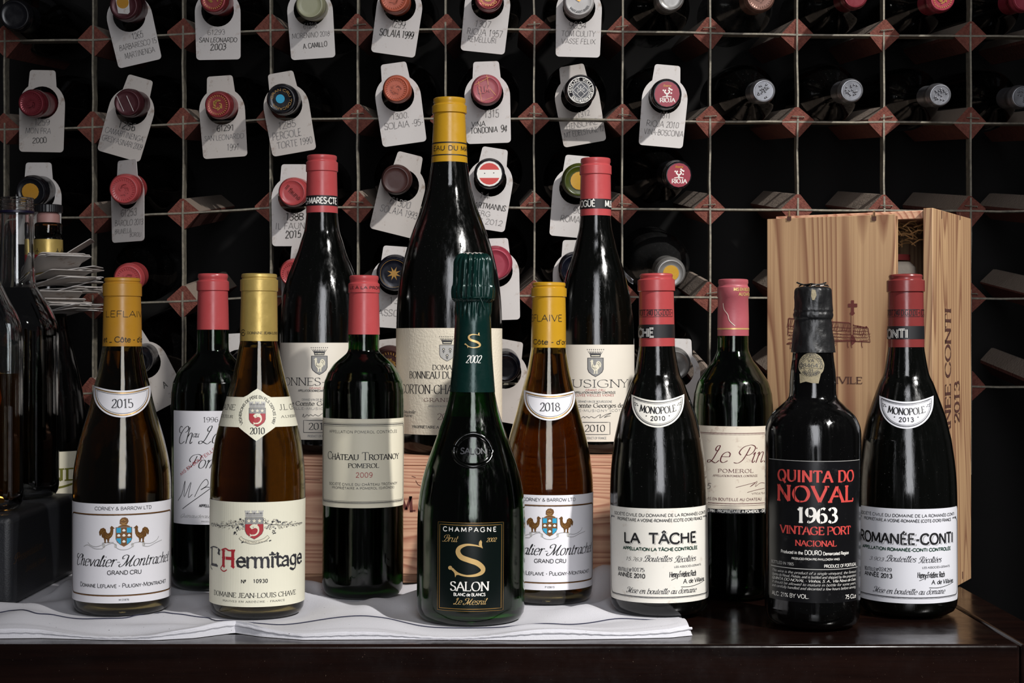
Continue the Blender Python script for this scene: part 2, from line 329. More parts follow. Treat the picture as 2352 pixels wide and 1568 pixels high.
class Ink:
    """flat print laid on a surface through a mapper"""
    def __init__(s, mp, off=.00025): s.mp = mp; s.mb = MB(); s.off = off; s.layer = 0

    def fn(s, lay=0):
        o = s.off + lay * .00004; return lambda a, b: s.mp.to3(a, b, o)

    def text2(s, text, p0, p1, h, style, wt, m, sc=0, track=0, lay=0, curve=None, jit=0, wave=None):
        st, w = layout(text, style, sc, track); big, small, pen, shear = STY[style]
        L = math.hypot(p1[0] - p0[0], p1[1] - p0[1]); sx = L / max(w, 1); sy = h / 10.0
        ux, uy = (p1[0] - p0[0]) / L, (p1[1] - p0[1]) / L; n = 2 if h < .0022 else (3 if h < .005 else 6)
        hw0 = wt * sy * .5
        if style == 'black': big = 1

        def place(x, y):
            x2 = (x + y * shear) * sx; y2 = y * sy
            if curve: y2 += curve(2 * x / w - 1)
            return (p0[0] + ux * x2 - uy * y2, p0[1] + uy * x2 + ux * y2)
        for kind, pts, k in st:
            if jit: pts = [(a + random.uniform(-jit, jit), b + random.uniform(-jit, jit)) for a, b in pts]
            if kind == 's' and style != 'black': pts = catmull(pts, n)
            elif kind == 'c' and style != 'black': pts = catmull(pts, n, True)
            elif kind == 'c': pts = pts + [pts[0]]
            q = [place(a, b) for a, b in pts]
            if kind == 't': hf = lambda dx, dy, t: hw0 * (.5 if style == 'serif' else .4)
            elif small == 1: hf = lambda dx, dy, t: hw0
            else:
                def hf(dx, dy, t):
                    c = abs(dy * math.cos(pen) - dx * math.sin(pen)) if uy == 0 else abs((dy * ux - dx * uy) * math.cos(pen) - (dx * ux + dy * uy) * math.sin(pen))
                    return hw0 * (small + (big - small) * c)
            ribbon(s.mb, q, hf, s.fn(lay), m, s.mp.cell, kind == 'c')
            if style == 'black' and kind != 't' and k:
                for e in ((pts[0], pts[-1]) if kind != 'c' else (pts[0], pts[len(pts) // 2])):
                    z_ = wt * .36; ribbon(s.mb, [place(e[0] - z_, e[1] + z_ * .75), place(e[0] + z_, e[1] - z_ * .75)], lambda dx, dy, t: hw0 * .62, s.fn(lay), m, 0)

    def text(s, text, xl, xr, yb, hpx, style='sans', wt=1.2, m=None, **kw):
        """xl, xr: photograph columns, or angles given as strings; yb: baseline row at the middle"""
        xm = None
        def a_of(x): return s.mp.ang(float(x)) if isinstance(x, str) else None
        xs = [x for x in (xl, xr) if not isinstance(x, str)]
        xm = sum(xs) / len(xs) if len(xs) == 2 else s.mp.midx(yb)
        b = s.mp.to2(xm, yb)[1]
        a0 = a_of(xl) if isinstance(xl, str) else s.mp.to2(xl, yb)[0]
        a1 = a_of(xr) if isinstance(xr, str) else s.mp.to2(xr, yb)[0]
        s.text2(text, (a0, b), (a1, b), hpx * s.mp.px(yb), style, wt, m, **kw)

    def line(s, pts, wpx, m, lay=0, smooth=False, taper=None):
        q = [s.mp.to2(*p) for p in pts]; k = s.mp.px(pts[0][1])
        if smooth: q = catmull(q, 5)
        hf = (lambda dx, dy, t: .5 * wpx * k * taper(t)) if taper else (lambda dx, dy, t: .5 * wpx * k)
        ribbon(s.mb, q, hf, s.fn(lay), m, s.mp.cell)

    def line2(s, q, w, m, lay=0, smooth=False):
        if smooth: q = catmull(q, 5)
        ribbon(s.mb, q, lambda dx, dy, t: w / 2, s.fn(lay), m, s.mp.cell)

    def poly(s, pts, m, lay=0, smooth=False, two=False):
        q = [p if two else s.mp.to2(*p) for p in pts]
        if smooth: q = catmull(q, 4, True)[:-1]
        patch(s.mb, q, s.fn(lay), m, s.mp.cell, s.mp.zcell)

    def disc(s, cx, cy, r, m, lay=0, ry=None):
        ry = ry or r
        s.poly([(cx + r * math.cos(t * PI / 8), cy + ry * math.sin(t * PI / 8)) for t in range(16)], m, lay)

    def build(s, name, parent): return s.mb.build(name, parent, smooth=0)


def clip(poly, ax, lo, sign):
    out = []
    for i, p in enumerate(poly):
        q = poly[(i + 1) % len(poly)]; dp = (p[ax] - lo) * sign; dq = (q[ax] - lo) * sign
        if dp >= 0: out.append(p)
        if (dp > 0 and dq < 0) or (dp < 0 and dq > 0):
            t = dp / (dp - dq); r = [p[0] + (q[0] - p[0]) * t, p[1] + (q[1] - p[1]) * t]; r[ax] = lo; out.append(tuple(r))
    return out


def patch(mb, q, fn, m, cell, zcell, holes=()):
    loops = [[Vector((a, b, 0)) for a, b in q]] + [[Vector((a, b, 0)) for a, b in h] for h in holes]
    allp = [p for l in loops for p in l]
    tris = [[(allp[i].x, allp[i].y) for i in t] for t in tessellate_polygon(loops)]
    vs = []; fs = []; key = {}
    def emit(pl):
        idx = []
        for p in pl:
            k = (round(p[0] * 2e5), round(p[1] * 2e5))
            if k not in key: key[k] = len(vs); vs.append(fn(*p))
            if not idx or idx[-1] != key[k]: idx.append(key[k])
        if len(idx) > 1 and idx[0] == idx[-1]: idx.pop()
        if len(set(idx)) == len(idx) and len(idx) > 2: fs.append(tuple(idx))
    def cuts(pl, ax, c):
        if not c: return [pl]
        lo = min(p[ax] for p in pl); hi = max(p[ax] for p in pl); res = []
        i = math.floor(lo / c); 
        while i * c < hi:
            r = clip(clip(pl, ax, i * c, 1), ax, (i + 1) * c, -1)
            if len(r) > 2: res.append(r)
            i += 1
        return res
    for t in tris:
        ar = (t[1][0] - t[0][0]) * (t[2][1] - t[0][1]) - (t[2][0] - t[0][0]) * (t[1][1] - t[0][1])
        if abs(ar) < 1e-13: continue
        if ar < 0: t = t[::-1]
        for a in cuts(t, 0, cell):
            for b in cuts(a, 1, zcell): emit(b)
    mb.add(vs, fs, m)


class PlaneMap:
    cell = 0; zcell = 0
    def __init__(s, O, U, V, N, root):
        s.O, s.U, s.V, s.N = Vector(O), Vector(U).normalized(), Vector(V).normalized(), Vector(N).normalized(); s.root = Vector(root)
        s.k = (s.O.y) / F
    def to2(s, px, py):
        d = Vector(((px - CX) / F, 1, (CY - py) / F)); c = Vector((0, 0, ZC))
        t = (s.O - c).dot(s.N) / d.dot(s.N); p = c + d * t - s.O
        return (p.dot(s.U), p.dot(s.V))
    def to3(s, a, b, off): return tuple(s.O + s.U * a + s.V * b + s.N * off - s.root)
    def px(s, y): return s.k


class FlatMap:
    """2D metres in a local x/z or x/y plane"""
    cell = 0; zcell = 0
    def __init__(s, f): s.f = f
    def to3(s, a, b, off): return s.f(a, b, off)
    def to2(s, a, b): return (a, b)
    def px(s, y): return 1


class BotMap:
    def __init__(s, B, yref, zcell=0, cell=None):
        s.B = B; s.Rref = B.R(B.zf(yref)); s.cell = cell or s.Rref * .11; s.zcell = zcell
    def midx(s, y): return s.B.cxat(y)
    def ang(s, deg): return math.radians(deg) * s.Rref
    def px(s, y): return (s.B.Y - s.Rref) / F
    def to2(s, px, py):
        B = s.B; th = 0; z = B.zf(py)
        for _ in range(6):
            r = B.R(z); dep = B.Y - r * math.cos(th)
            v = (px - B.cxat(py)) * dep / (F * r); th = math.asin(max(-.9999, min(.9999, v)))
            z = ZC + (CY - py) * (B.Y - B.R(z) * math.cos(th)) / F - B.base
        return (th * s.Rref, z)
    def to3(s, a, b, off):
        th = a / s.Rref; r = s.B.R(b) + off
        return (r * math.sin(th), -r * math.cos(th), b)


class Bottle:
    def __init__(s, name, label, cat, cx, cxt, Y, base, prof, ycap, group=None, punt=.02):
        """prof: (row, half width in px) from the top down, as measured at the axis depth"""
        s.Y = Y; s.base = base; s.ytop = prof[0][0]; s.ycap = ycap
        s.yb = CY + (ZC - base) * F / Y; s.cx = cx; s.slope = (cxt - cx) / (s.ytop - s.yb)
        X = (cx - CX) * Y / F; k = Y / F
        tilt = math.atan((cxt - cx) / (s.yb - s.ytop))
        s.root = thing(name, label, cat, (X, Y, base), (0, tilt, -math.atan2(X, Y)), group)
        zf = lambda y: ZC + (CY - y) * k - base
        cap = [(h * k, zf(y)) for y, h in prof if y <= ycap]
        body = [(h * k, zf(y)) for y, h in prof if y > ycap]
        pp = [(cap[-1][0], cap[-1][1])] + body; ev = [pp[0]]
        for p in pp[1:]:
            while len(ev) > 1 and (ev[-1][1] - p[1]) > 1.9 * (ev[-2][1] - ev[-1][1]):
                g_ = 1.6 * (ev[-2][1] - ev[-1][1]); q_ = ev[-1]; t_ = g_ / (q_[1] - p[1]); ev.append((q_[0] + (p[0] - q_[0]) * t_, q_[1] - g_))
            ev.append(p)
        low = [q for q in catmull(ev, 5) if q[1] > .014]
        rb = body[-1][0]
        low += [(rb, .012), (rb - .0008, .0065), (rb - .003, .0025), (rb - .007, .0002), (rb - .011, 0)]
        s.capp = cap; s.low = low; s.rb = rb; s.full = cap + low
        s.tab = sorted([(z, r) for r, z in s.full]); s.punt = punt
        s.zf0 = zf

    def R(s, z): return lerp_tab(s.tab, z)
    def cxat(s, y): return s.cx + s.slope * (y - s.yb)
    def zf(s, y):
        z = s.zf0(y)
        for _ in range(4): z = ZC + (CY - y) * (s.Y - s.R(z)) / F - s.base
        return z

    def glass(s, m, wine=None, level=None, th=.003, name='bottle_glass'):
        k = s.Y / F; mb = MB()
        top = [(s.capp[-1][0] - .0005, s.capp[-1][1] + .012)]
        outer = top + s.low[1:] if len(s.capp) > 1 else s.low
        outer = [(r - (.0003 if i == 0 else 0), z) for i, (r, z) in enumerate(outer)]
        pu = s.punt; rb = s.rb
        outer += [(rb * .62, pu * .25), (rb * .35, pu * .8), (0, pu)]
        inner = [(0, pu + th)] + [(rb * .35, pu * .8 + th), (rb * .62, pu * .25 + th), (rb - .011, th + .001), (rb - th - .002, th + .005), (rb - th, .013)]
        inn = [(max(r - th, .002), z) for r, z in reversed(s.low) if z > .018]
        inner += inn + [(s.capp[-1][0] - .0005 - th, s.capp[-1][1] + (.0115 if len(s.capp) > 1 else -.0004))]
        mb.lathe(outer + inner + [outer[0]], m, 72)
        o = mb.build(name, s.root, 50)
        if wine:
            g = .0002; zl = s.zf0(level); w = [(0, pu + th + g)] + [(rb * .35, pu * .8 + th + g), (rb * .62, pu * .25 + th + g), (rb - .011, th + .001 + g), (rb - th - .002 - g, th + .005 + g), (rb - th - g, .013)]
            w += [(r - g, z) for r, z in inn if z < zl]
            w += [(s.R(zl) - th - g, zl), (0, zl)]
            mw = MB(); mw.lathe(w[::-1], wine, 72); mw.build('wine', s.root, 50)
        return o

    def capsule(s, m, rf=None, name='capsule', seg=72, extra=.0003, sub=0):
        p = [(0, s.capp[0][1] + .0004), (s.capp[0][0] * .8, s.capp[0][1] + .0003)] + s.capp
        if sub: p = catmull(p, sub)
        zc = s.capp[-1][1]
        p = [(r + (extra if r > .003 else 0), z) for r, z in p] + [(s.capp[-1][0] - .001, zc)]
        mb = MB(); mb.lathe(p, m, seg, rf); return mb.build(name, s.root, 40)

    def band(s, y0, y1, m, name, parent, off=.0005):
        z0, z1 = s.zf(y0), s.zf(y1); p = [(s.R(z0 + (z1 - z0) * t / 6) + off, z0 + (z1 - z0) * t / 6) for t in range(7)]
        mb = MB(); mb.lathe(p, m, 72); return mb.build(name, parent, 50)

    def label(s, d0, d1, y0, y1, m, name='label', rad=0, zcell=0, th=0, off=.00015):
        """rectangular label between two angles, rows y0 (top) and y1 at the centre line"""
        mp = BotMap(s, y1, zcell); a0, a1 = mp.ang(d0), mp.ang(d1); b1, b0 = s.zf(y0), s.zf(y1)
        q = rrect(a0, b0, a1, b1, rad)
        mb = MB(); patch(mb, q, lambda a, b: mp.to3(a, b, off), m, mp.cell, zcell)
        o = mb.build(name, s.root, 60)
        return o, mp

    def frame(s, ink, d0, d1, y0, y1, wpx, m, rad=.002, lay=0):
        mp = ink.mp; q = rrect(mp.ang(d0), s.zf(y1), mp.ang(d1), s.zf(y0), rad); q = q + [q[0]]
        ink.line2(q, wpx * mp.px(y0), m, lay)


def rrect(a0, b0, a1, b1, r):
    if r <= 0: return [(a0, b0), (a1, b0), (a1, b1), (a0, b1)]
    out = []
    for cx, cy, t0 in ((a1 - r, b0 + r, -90), (a1 - r, b1 - r, 0), (a0 + r, b1 - r, 90), (a0 + r, b0 + r, 180)):
        for k in range(6): t = math.radians(t0 + 18 * k); out.append((cx + r * math.cos(t), cy + r * math.sin(t)))
    return out
# ---------------------------------------------------------------- materials
def paper(name, col, rough=.55, stain=None, amt=.08, ridge=0, tex=0):
    m, nt, b = new_mat(name); v = coords(nt)
    c = mix(nt, noise(nt, v, 60, 5), col, tuple(x * (1 - amt) for x in lin(col)[:3]))
    if stain: c = mix(nt, ramp(nt, noise(nt, v, 70, 6, .75), [(.57, 0), (.66, .6)]), c, stain)
    nt.links.new(c, b.inputs['Base Color']); b.inputs['Roughness'].default_value = rough
    b.inputs['Specular IOR Level'].default_value = .35
    if ridge:
        w = nt.nodes.new('ShaderNodeTexNoise'); nt.links.new(coords(nt, (900, 900, 6)), w.inputs[0]); w.inputs['Scale'].default_value = 1
        bump(nt, b, w.outputs[0], .5, .0003)
    if tex: bump(nt, b, noise(nt, v, 420, 3), tex, .0006)
    return m


def glassy(name, col, rough=.02, ior=1.5, streak=.25):
    m, nt, b = new_mat(name)
    b.inputs['Base Color'].default_value = lin(col); b.inputs['Transmission Weight'].default_value = 1
    b.inputs['IOR'].default_value = ior
    v = coords(nt, (240, 240, 11)); n = noise(nt, v, 1.0, 5, .7)
    r = ramp(nt, n, [(.42, rough), (.68, rough + streak)]); nt.links.new(r, b.inputs['Roughness'])
    bump(nt, b, n, streak * .5, .0005)
    return m


def darkglass(name, col, rough=.06):
    """red wine bottle glass: body so deep that it reads as black, faint dust film"""
    m, nt, b = new_mat(name)
    v = coords(nt, (200, 200, 10)); n = noise(nt, v, 1.0, 5, .7); d = noise(nt, coords(nt), 900, 2, .5)
    c = mix(nt, ramp(nt, d, [(.71, 0), (.80, .2)]), col, (.35, .34, .33))
    nt.links.new(c, b.inputs['Base Color'])
    nt.links.new(ramp(nt, n, [(.42, rough), (.7, rough + .2)]), b.inputs['Roughness'])
    bump(nt, b, n, .2, .0005); b.inputs['IOR'].default_value = 1.55
    return m


def foil(name, col, rough=.32, metal=0, amt=.12, bmp=.12):
    m, nt, b = new_mat(name); v = coords(nt)
    c = mix(nt, noise(nt, v, 45, 4), col, tuple(x * (1 - amt) for x in lin(col)[:3]))
    nt.links.new(c, b.inputs['Base Color']); b.inputs['Metallic'].default_value = metal
    nt.links.new(ramp(nt, noise(nt, v, 80, 4), [(.3, rough - .06), (.7, rough + .1)]), b.inputs['Roughness'])
    if bmp: bump(nt, b, noise(nt, v, 150, 3), bmp, .0006)
    return m


def pine(name, axis, light, dark, scale=1.0, seed=0.0, rot=(0, 0, 0)):
    """softwood: growth lines along the given axis"""
    m, nt, b = new_mat(name)
    sc = {'z': (1, 1, .09), 'x': (.09, 1, 1)}[axis]
    tc = nt.nodes.new('ShaderNodeTexCoord'); mp = nt.nodes.new('ShaderNodeMapping')
    mp.inputs['Scale'].default_value = sc; mp.inputs['Location'].default_value = (seed, seed * .7, seed * .3); mp.inputs['Rotation'].default_value = rot
    nt.links.new(tc.outputs['Object'], mp.inputs[0]); v = mp.outputs[0]
    big = noise(nt, v, 9 * scale, 2, .4)
    w = nt.nodes.new('ShaderNodeMath'); w.operation = 'MULTIPLY'; nt.links.new(big, w.inputs[0]); w.inputs[1].default_value = 38
    f = nt.nodes.new('ShaderNodeMath'); f.operation = 'FRACT'; nt.links.new(w.outputs[0], f.inputs[0])
    fine = noise(nt, coords(nt, {'z': (400, 400, 5), 'x': (5, 400, 400)}[axis]), 1, 3, .6)
    c = mix(nt, ramp(nt, f.outputs[0], [(0, .0), (.45, .15), (.84, 1), (.96, .3), (1, .05)]), light, dark)
    c = mix(nt, ramp(nt, fine, [(.35, .35), (.65, 0)]), c, dark)
    nt.links.new(c, b.inputs['Base Color']); b.inputs['Roughness'].default_value = .62
    bump(nt, b, fine, .22, .0008)
    return m


M = {}
M['red'] = foil('coral_red_foil', '#b4494b', .3); M['red2'] = foil('red_foil', '#a84243', .3); M['darkred'] = foil('deep_red_foil', '#78302f', .22)
M['rose'] = foil('faded_rose_foil', '#a5525a', .4, bmp=.25); M['yellow'] = foil('yellow_foil', '#bf9020', .26); M['ochre'] = foil('ochre_foil', '#b88428', .3)
M['gold'] = foil('gold_foil', '#c9ad62', .34, .45, bmp=.3); M['green'] = foil('green_foil', '#0b2b27', .24, .3, bmp=.35)
M['wax'] = foil('black_wax', '#1c1c1d', .36, 0, .5, .9)
M['gbold'] = mat('gold_print', '#b98d4a', .35, .55); M['gblight'] = mat('pale_gold_print', '#d9b577', .38, .45)
M['black'] = mat('black_ink', '#141417', .5); M['ink'] = mat('charcoal_ink', '#2b2b30', .5); M['grey'] = mat('grey_ink', '#8b8a88', .5)
M['lgrey'] = mat('light_grey_ink', '#b9b7b3', .5); M['rink'] = mat('red_ink', '#a8262f', .5); M['mink'] = mat('maroon_ink', '#551d24', .5)
M['white'] = mat('white_ink', '#e9e6df', .5); M['cream'] = mat('cream_ink', '#e3dcc4', .5); M['coral'] = mat('coral_ink', '#c9453f', .5)
M['brown'] = mat('bronze_ink', '#6f4a22', .42, .3); M['blue'] = mat('azure_ink', '#1f9bc4', .5); M['dgreen'] = mat('dark_green_ink', '#173a2c', .5)
M['olive'] = mat('olive_ink', '#6b6a1d', .5); M['pencil'] = mat('pencil_line', '#85817f', .7); M['pen'] = mat('pen_line', '#55524f', .6)
M['burn'] = mat('branded_wood_print', '#5c2620', .7); M['burn2'] = mat('dark_branded_print', '#4a2a22', .7)
M['pw'] = paper('white_label_paper', '#e4e2e6', .32, amt=.04); M['pc'] = paper('cream_label_paper', '#e6e2cd', .5, amt=.05, ridge=1)
M['pt'] = paper('ivory_label_paper', '#e6dfc8', .5, amt=.05); M['pv'] = paper('matt_ivory_paper', '#e6ded0', .55, amt=.05)
M['pm'] = paper('embossed_ivory_paper', '#e9dfca', .55, amt=.06, tex=.8); M['pd'] = paper('off_white_label_paper', '#e8e4da', .42, amt=.04, stain='#cbbfae')
M['pl'] = paper('silvery_label_paper', '#d9d9df', .36, amt=.05); M['pp'] = paper('stained_label_paper', '#ded3c1', .55, amt=.1, stain='#a88f80')
M['pk'] = paper('black_label_paper', '#121214', .28, amt=.4, stain='#2b2b2c'); M['pg'] = paper('dark_green_label_paper', '#040e0c', .3)
M['seal'] = paper('brown_seal_paper', '#9a8f74', .7, amt=.35, stain='#6d614c', tex=.6)
M['tag'] = paper('tag_card', '#c9c4c1', .5, amt=.07, stain='#9c8878'); M['tag2'] = paper('dirty_tag_card', '#bdb6b0', .55, amt=.1, stain='#7d6450')
M['gred'] = darkglass('dark_green_bottle_glass', (.0012, .0014, .0011)); M['gblack'] = darkglass('black_bottle_glass', (.0012, .0012, .0012), .05)
M['gdusty'] = darkglass('dusty_black_glass', (.008, .008, .008), .2)
M['gneck'] = glassy('green_bottle_glass', (.02, .12, .012), .02, streak=.22)
M['gwhite'] = glassy('olive_bottle_glass', (.34, .26, .09), .015, streak=.12); M['wwhite'] = glassy('white_wine', (.82, .46, .11), 0, 1.34, 0)
M['gclear'] = glassy('clear_glass', (.93, .95, .95), .01, streak=.04); M['wamber'] = glassy('amber_spirit', (.75, .33, .06), 0, 1.34, 0)
M['wred'] = mat('red_wine', (.006, .001, .0015), .03, 0); M['gamber'] = glassy('brown_bottle_glass', (.35, .12, .03), .02, streak=.05)


def table_wood(name, col, c2, rough=.16):
    m, nt, b = new_mat(name)
    g = noise(nt, coords(nt, (3, 60, 60)), 1, 6, .65)
    c = mix(nt, ramp(nt, g, [(.35, 0), (.7, 1)]), col, c2)
    dust = ramp(nt, noise(nt, coords(nt), 700, 2, .6), [(.72, 0), (.80, .4)])
    c = mix(nt, dust, c, '#8a7564')
    nt.links.new(c, b.inputs['Base Color'])
    nt.links.new(ramp(nt, noise(nt, coords(nt), 25, 6, .7), [(.3, rough), (.75, rough + .2)]), b.inputs['Roughness'])
    b.inputs['Specular IOR Level'].default_value = .32
    bump(nt, b, g, .15, .001); return m


M['tw'] = table_wood('dark_polished_wood', '#0d0605', '#1d0f0b', .11); M['tf'] = table_wood('dark_fascia_wood', '#060303', '#0e0705', .3)
M['pine1'] = pine('yellow_pine', 'z', '#bb9871', '#80563d'); M['pine2'] = pine('yellow_pine_side', 'z', '#b6946e', '#7d573f', 1.2, 3.3)
M['pine3'] = pine('pink_pine', 'x', '#dcae8e', '#a56a52', 1.3, 1.7); M['pine4'] = pine('end_pine', 'z', '#8f6b48', '#5c3d28', 3, 5.1)
M['pine5'] = pine('pink_pine_base', 'x', '#b88f6f', '#7d553f', 1.5, 8.2)

m, nt, b = new_mat('terracotta_rack_block')
n1 = noise(nt, coords(nt), 120, 5, .7); n2 = noise(nt, coords(nt, (1, 1, 1), rot=(0, .8, 0)), 260, 3, .7)
c = mix(nt, n1, '#5e3027', '#82493a'); c = mix(nt, ramp(nt, n2, [(.45, 0), (.6, .6)]), c, '#57261e')
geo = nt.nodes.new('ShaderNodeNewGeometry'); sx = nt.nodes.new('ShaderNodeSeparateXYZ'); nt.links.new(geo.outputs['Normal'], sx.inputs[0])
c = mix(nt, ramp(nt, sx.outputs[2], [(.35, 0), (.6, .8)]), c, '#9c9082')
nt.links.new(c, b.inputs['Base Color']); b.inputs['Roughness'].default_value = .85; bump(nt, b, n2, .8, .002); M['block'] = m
m, nt, b = new_mat('dusty_steel_strip')
n1 = noise(nt, coords(nt), 160, 4, .6); nt.links.new(ramp(nt, n1, [(.3, '#5f5a51'), (.7, '#8f8877')]), b.inputs['Base Color'])
b.inputs['Roughness'].default_value = .6; b.inputs['Metallic'].default_value = .15; bump(nt, b, n1, .5, .001); M['strip'] = m
M['wall'] = mat('dark_cellar_wall', '#0b0908', .9); M['floorm'] = mat('dark_cellar_floor', '#15110f', .8)

m, nt, b = new_mat('white_linen')
wv = noise(nt, coords(nt, (1800, 500, 500)), 1, 2, .6); wv2 = noise(nt, coords(nt, (500, 1800, 500)), 1, 2, .6)
spot = ramp(nt, noise(nt, coords(nt), 420, 2, .4), [(.76, 0), (.775, 1)])
c = mix(nt, noise(nt, coords(nt), 14, 3), '#d9d8dd', '#c9c8ce'); c = mix(nt, spot, c, '#3a3330')
nt.links.new(c, b.inputs['Base Color']); b.inputs['Roughness'].default_value = .85
bump(nt, b, mix(nt, .5, wv, wv2), .5, .0006); M['linen'] = m
M['thread'] = mat('navy_thread', '#23263f', .8)

# ---------------------------------------------------------------- the setting
def structure(o): o['kind'] = 'structure'; return o
mb = MB(); mb.box((-1.6, 2.06, 0), (1.6, 2.12, 2.5), M['wall']); structure(mb.build('wall_back'))
mb = MB(); mb.box((-1.6, -1.2, -.05), (1.6, 2.12, 0), M['floorm']); structure(mb.build('floor'))
mb = MB(); mb.box((.585, 1.52, 0), (1.6, 1.62, 2.5), M['wall']); structure(mb.build('unseen_shade_slab'))  # unseen slab added to block the flash from the rack's right end

# table: inner panel, front rail, side board, fascia, legs
tb = thing('side_table', 'dark polished wooden table carrying the bottles and crates', 'table', (-.2, 1.45, 0))
def part(name, f, parent, bevel=0, smooth=35):
    mb = MB(); f(mb); o = mb.build(name, parent, smooth, bevel); return o
def P_(o, x): return tuple(a - b for a, b in zip(x, o.location))
def tbox(name, lo, hi, m, bevel=.0012): return part(name, lambda b: b.box(P_(tb, lo), P_(tb, hi), M[m]), tb, bevel)
tbox('top_panel', (-.9, 1.2545, T - .022), (.3915, 1.76, T - .0012), 'tw', .0006)
tbox('front_rail', (-.9, 1.209, T - .075), (.3922, 1.2535, T), 'tw', .0028)
tbox('end_board', (.393, 1.209, T - .075), (.430, 1.76, T), 'tw', .0028)
tbox('fascia', (-.9, 1.214, T - .20), (.3925, 1.236, T - .0752), 'tf', .001)
tbox('corner_post', (.3932, 1.2135, 0), (.426, 1.25, T - .0752), 'tf', .001)
tbox('side_fascia', (.405, 1.2502, T - .20), (.425, 1.70, T - .0752), 'tf', .001)
tbox('leg', (-.88, 1.24, 0), (-.84, 1.28, T - .0755), 'tf'); tbox('leg', (-.88, 1.70, 0), (-.84, 1.74, T - .0305), 'tf')
tbox('leg', (.385, 1.702, 0), (.425, 1.742, T - .0755), 'tf')

# ---------------------------------------------------------------- wine rack
YR = 1.75
colx = [10, 213, 420, 621, 821, 1024, 1227, 1430, 1631, 1832, 2031, 2230, 2430]
colx = [-192] + colx
rows = {-1: [-112, -120, -128, -134, -137, -138, -139, -139, -136, -134, -130, -126, -124, -122],
        0: [100, 94, 91, 78, 68, 68, 67, 67, 72, 75, 79, 80, 82, 84], 1: [300, 296, 292, 284, 273, 272, 272, 272, 275, 278, 279, 280, 282, 283],
        2: [506, 503, 499, 489, 476, 475, 475, 476, 479, 481, 482, 483, 484, 485], 3: [712, 705, 699, 692, 681, 679, 679, 679, 681, 683, 684, 684, 685, 686],
        4: [915, 908, 903, 897, 886, 883, 882, 881, 883, 885, 886, 887, 888, 889]}
rack = thing('wine_rack', 'wine rack of terracotta-stained wooden blocks joined by thin dusty metal strips', 'wine rack', (0, YR, T))
def node(i, j): return W3(colx[i], rows[j][i], YR) - rack.location
NC = len(colx)
def strip(pts, horiz):
    t = .0010; D = .015; mb = MB(); vs = []; fs = []
    off = Vector((0, 0, t)) if horiz else Vector((t, 0, 0))
    for p in pts:
        for a, dy in ((-1, 0), (1, 0), (1, D), (-1, D)): vs.append(p + off * a + Vector((0, dy + (.0006 if horiz else 0), 0)))
    for k in range(len(pts) - 1):
        for a in range(4): fs.append((4 * k + a, 4 * k + (a + 1) % 4, 4 * k + 4 + (a + 1) % 4, 4 * k + 4 + a))
    fs += [(0, 3, 2, 1), (4 * len(pts) - 4, 4 * len(pts) - 3, 4 * len(pts) - 2, 4 * len(pts) - 1)]
    mb.add(vs, fs, M['strip']); return outward(mb.build('metal_strip', rack, 35))
for i in range(NC):
    pts = [W3(colx[i], -180, YR) - rack.location] + [node(i, j) for j in range(-1, 5)] + [W3(colx[i], 1090, YR) - rack.location]
    q = []
    for a, b in zip(pts, pts[1:]):
        for k in range(3): q.append(a.lerp(b, k / 3) + Vector((random.uniform(-1, 1) * .0006, 0, 0)))
    strip(q + [pts[-1]], False)
for j in range(-1, 5):
    q = []
    for i in range(NC - 1):
        a, b = node(i, j), node(i + 1, j)
        for k in range(3): q.append(a.lerp(b, k / 3) + Vector((0, 0, random.uniform(-1, 1) * .0005)))
    strip(q + [node(NC - 1, j)], True)
hd = .0188
bl = None
def block_mesh(cham, seed):
    rnd = random.Random(seed); mb = MB(); D = .235
    q = []
    for k in range(4):
        c = (math.sin(PI / 2 * k), math.cos(PI / 2 * k)); r = hd * rnd.uniform(.94, 1.05)
        cc = cham * rnd.uniform(.3, 1.6)
        for s_ in (-1, 1): q.append((c[0] * (r - cc) + c[1] * cc * s_, c[1] * (r - cc) - c[0] * cc * s_))
    vs = [(a, 0, b) for a, b in q] + [(a * .98, D, b * .98) for a, b in q]
    n = len(q); fs = [tuple(range(n)), tuple(range(2 * n - 1, n - 1, -1))] + [(i, i + n, (i + 1) % n + n, (i + 1) % n) for i in range(n)]
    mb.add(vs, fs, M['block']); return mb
meshes = []
for s_ in range(5):
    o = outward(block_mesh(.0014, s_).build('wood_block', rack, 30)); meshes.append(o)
for i in range(NC):
    for j in range(-1, 5):
        o = meshes[(i * 3 + j) % 5].copy() if (i, j) != (0, -1) else meshes[0]
        if o.name not in COL.objects: COL.objects.link(o)
        p = node(i, j); o.location = p + Vector((0, random.uniform(0, .002) - .001 + .0015, 0)); o.rotation_euler = (math.radians(6.5), math.radians(random.uniform(-5, 5)), 0)
        o.parent = rack
for o in meshes[1:]: bpy.data.objects.remove(o)
# staples across the blocks
sm = MB(); sm.tube([(-.0065, 0, 0), (.0065, 0, .0004)], .0006, M['strip'], 5); sm.tube([(-.0065, .003, 0), (-.0065, 0, 0)], .0006, M['strip'], 5); sm.tube([(.0065, .003, 0), (.0065, 0, 0)], .0006, M['strip'], 5)
st0 = sm.build('staple', rack); first = True
for i in range(5, NC):
    for j in range(0, 4):
        if random.random() < .75:
            o = st0 if first else st0.copy()
            if not first: COL.objects.link(o)
            first = False; o.location = node(i, j) + Vector((random.uniform(-.001, .003), -.0022, .005)); o.rotation_euler = (0, random.uniform(-.12, .12), 0)

# ---------------------------------------------------------------- bottles lying in the rack
def lbl_text(ink, s, cx, cy, w, h, wt, m, style='sans', rot=0):
    c, s_ = math.cos(rot), math.sin(rot)
    ink.text2(s, (cx - w / 2 * c, cy - w / 2 * s_), (cx + w / 2 * c, cy + w / 2 * s_), h, style, wt, m, lay=2)

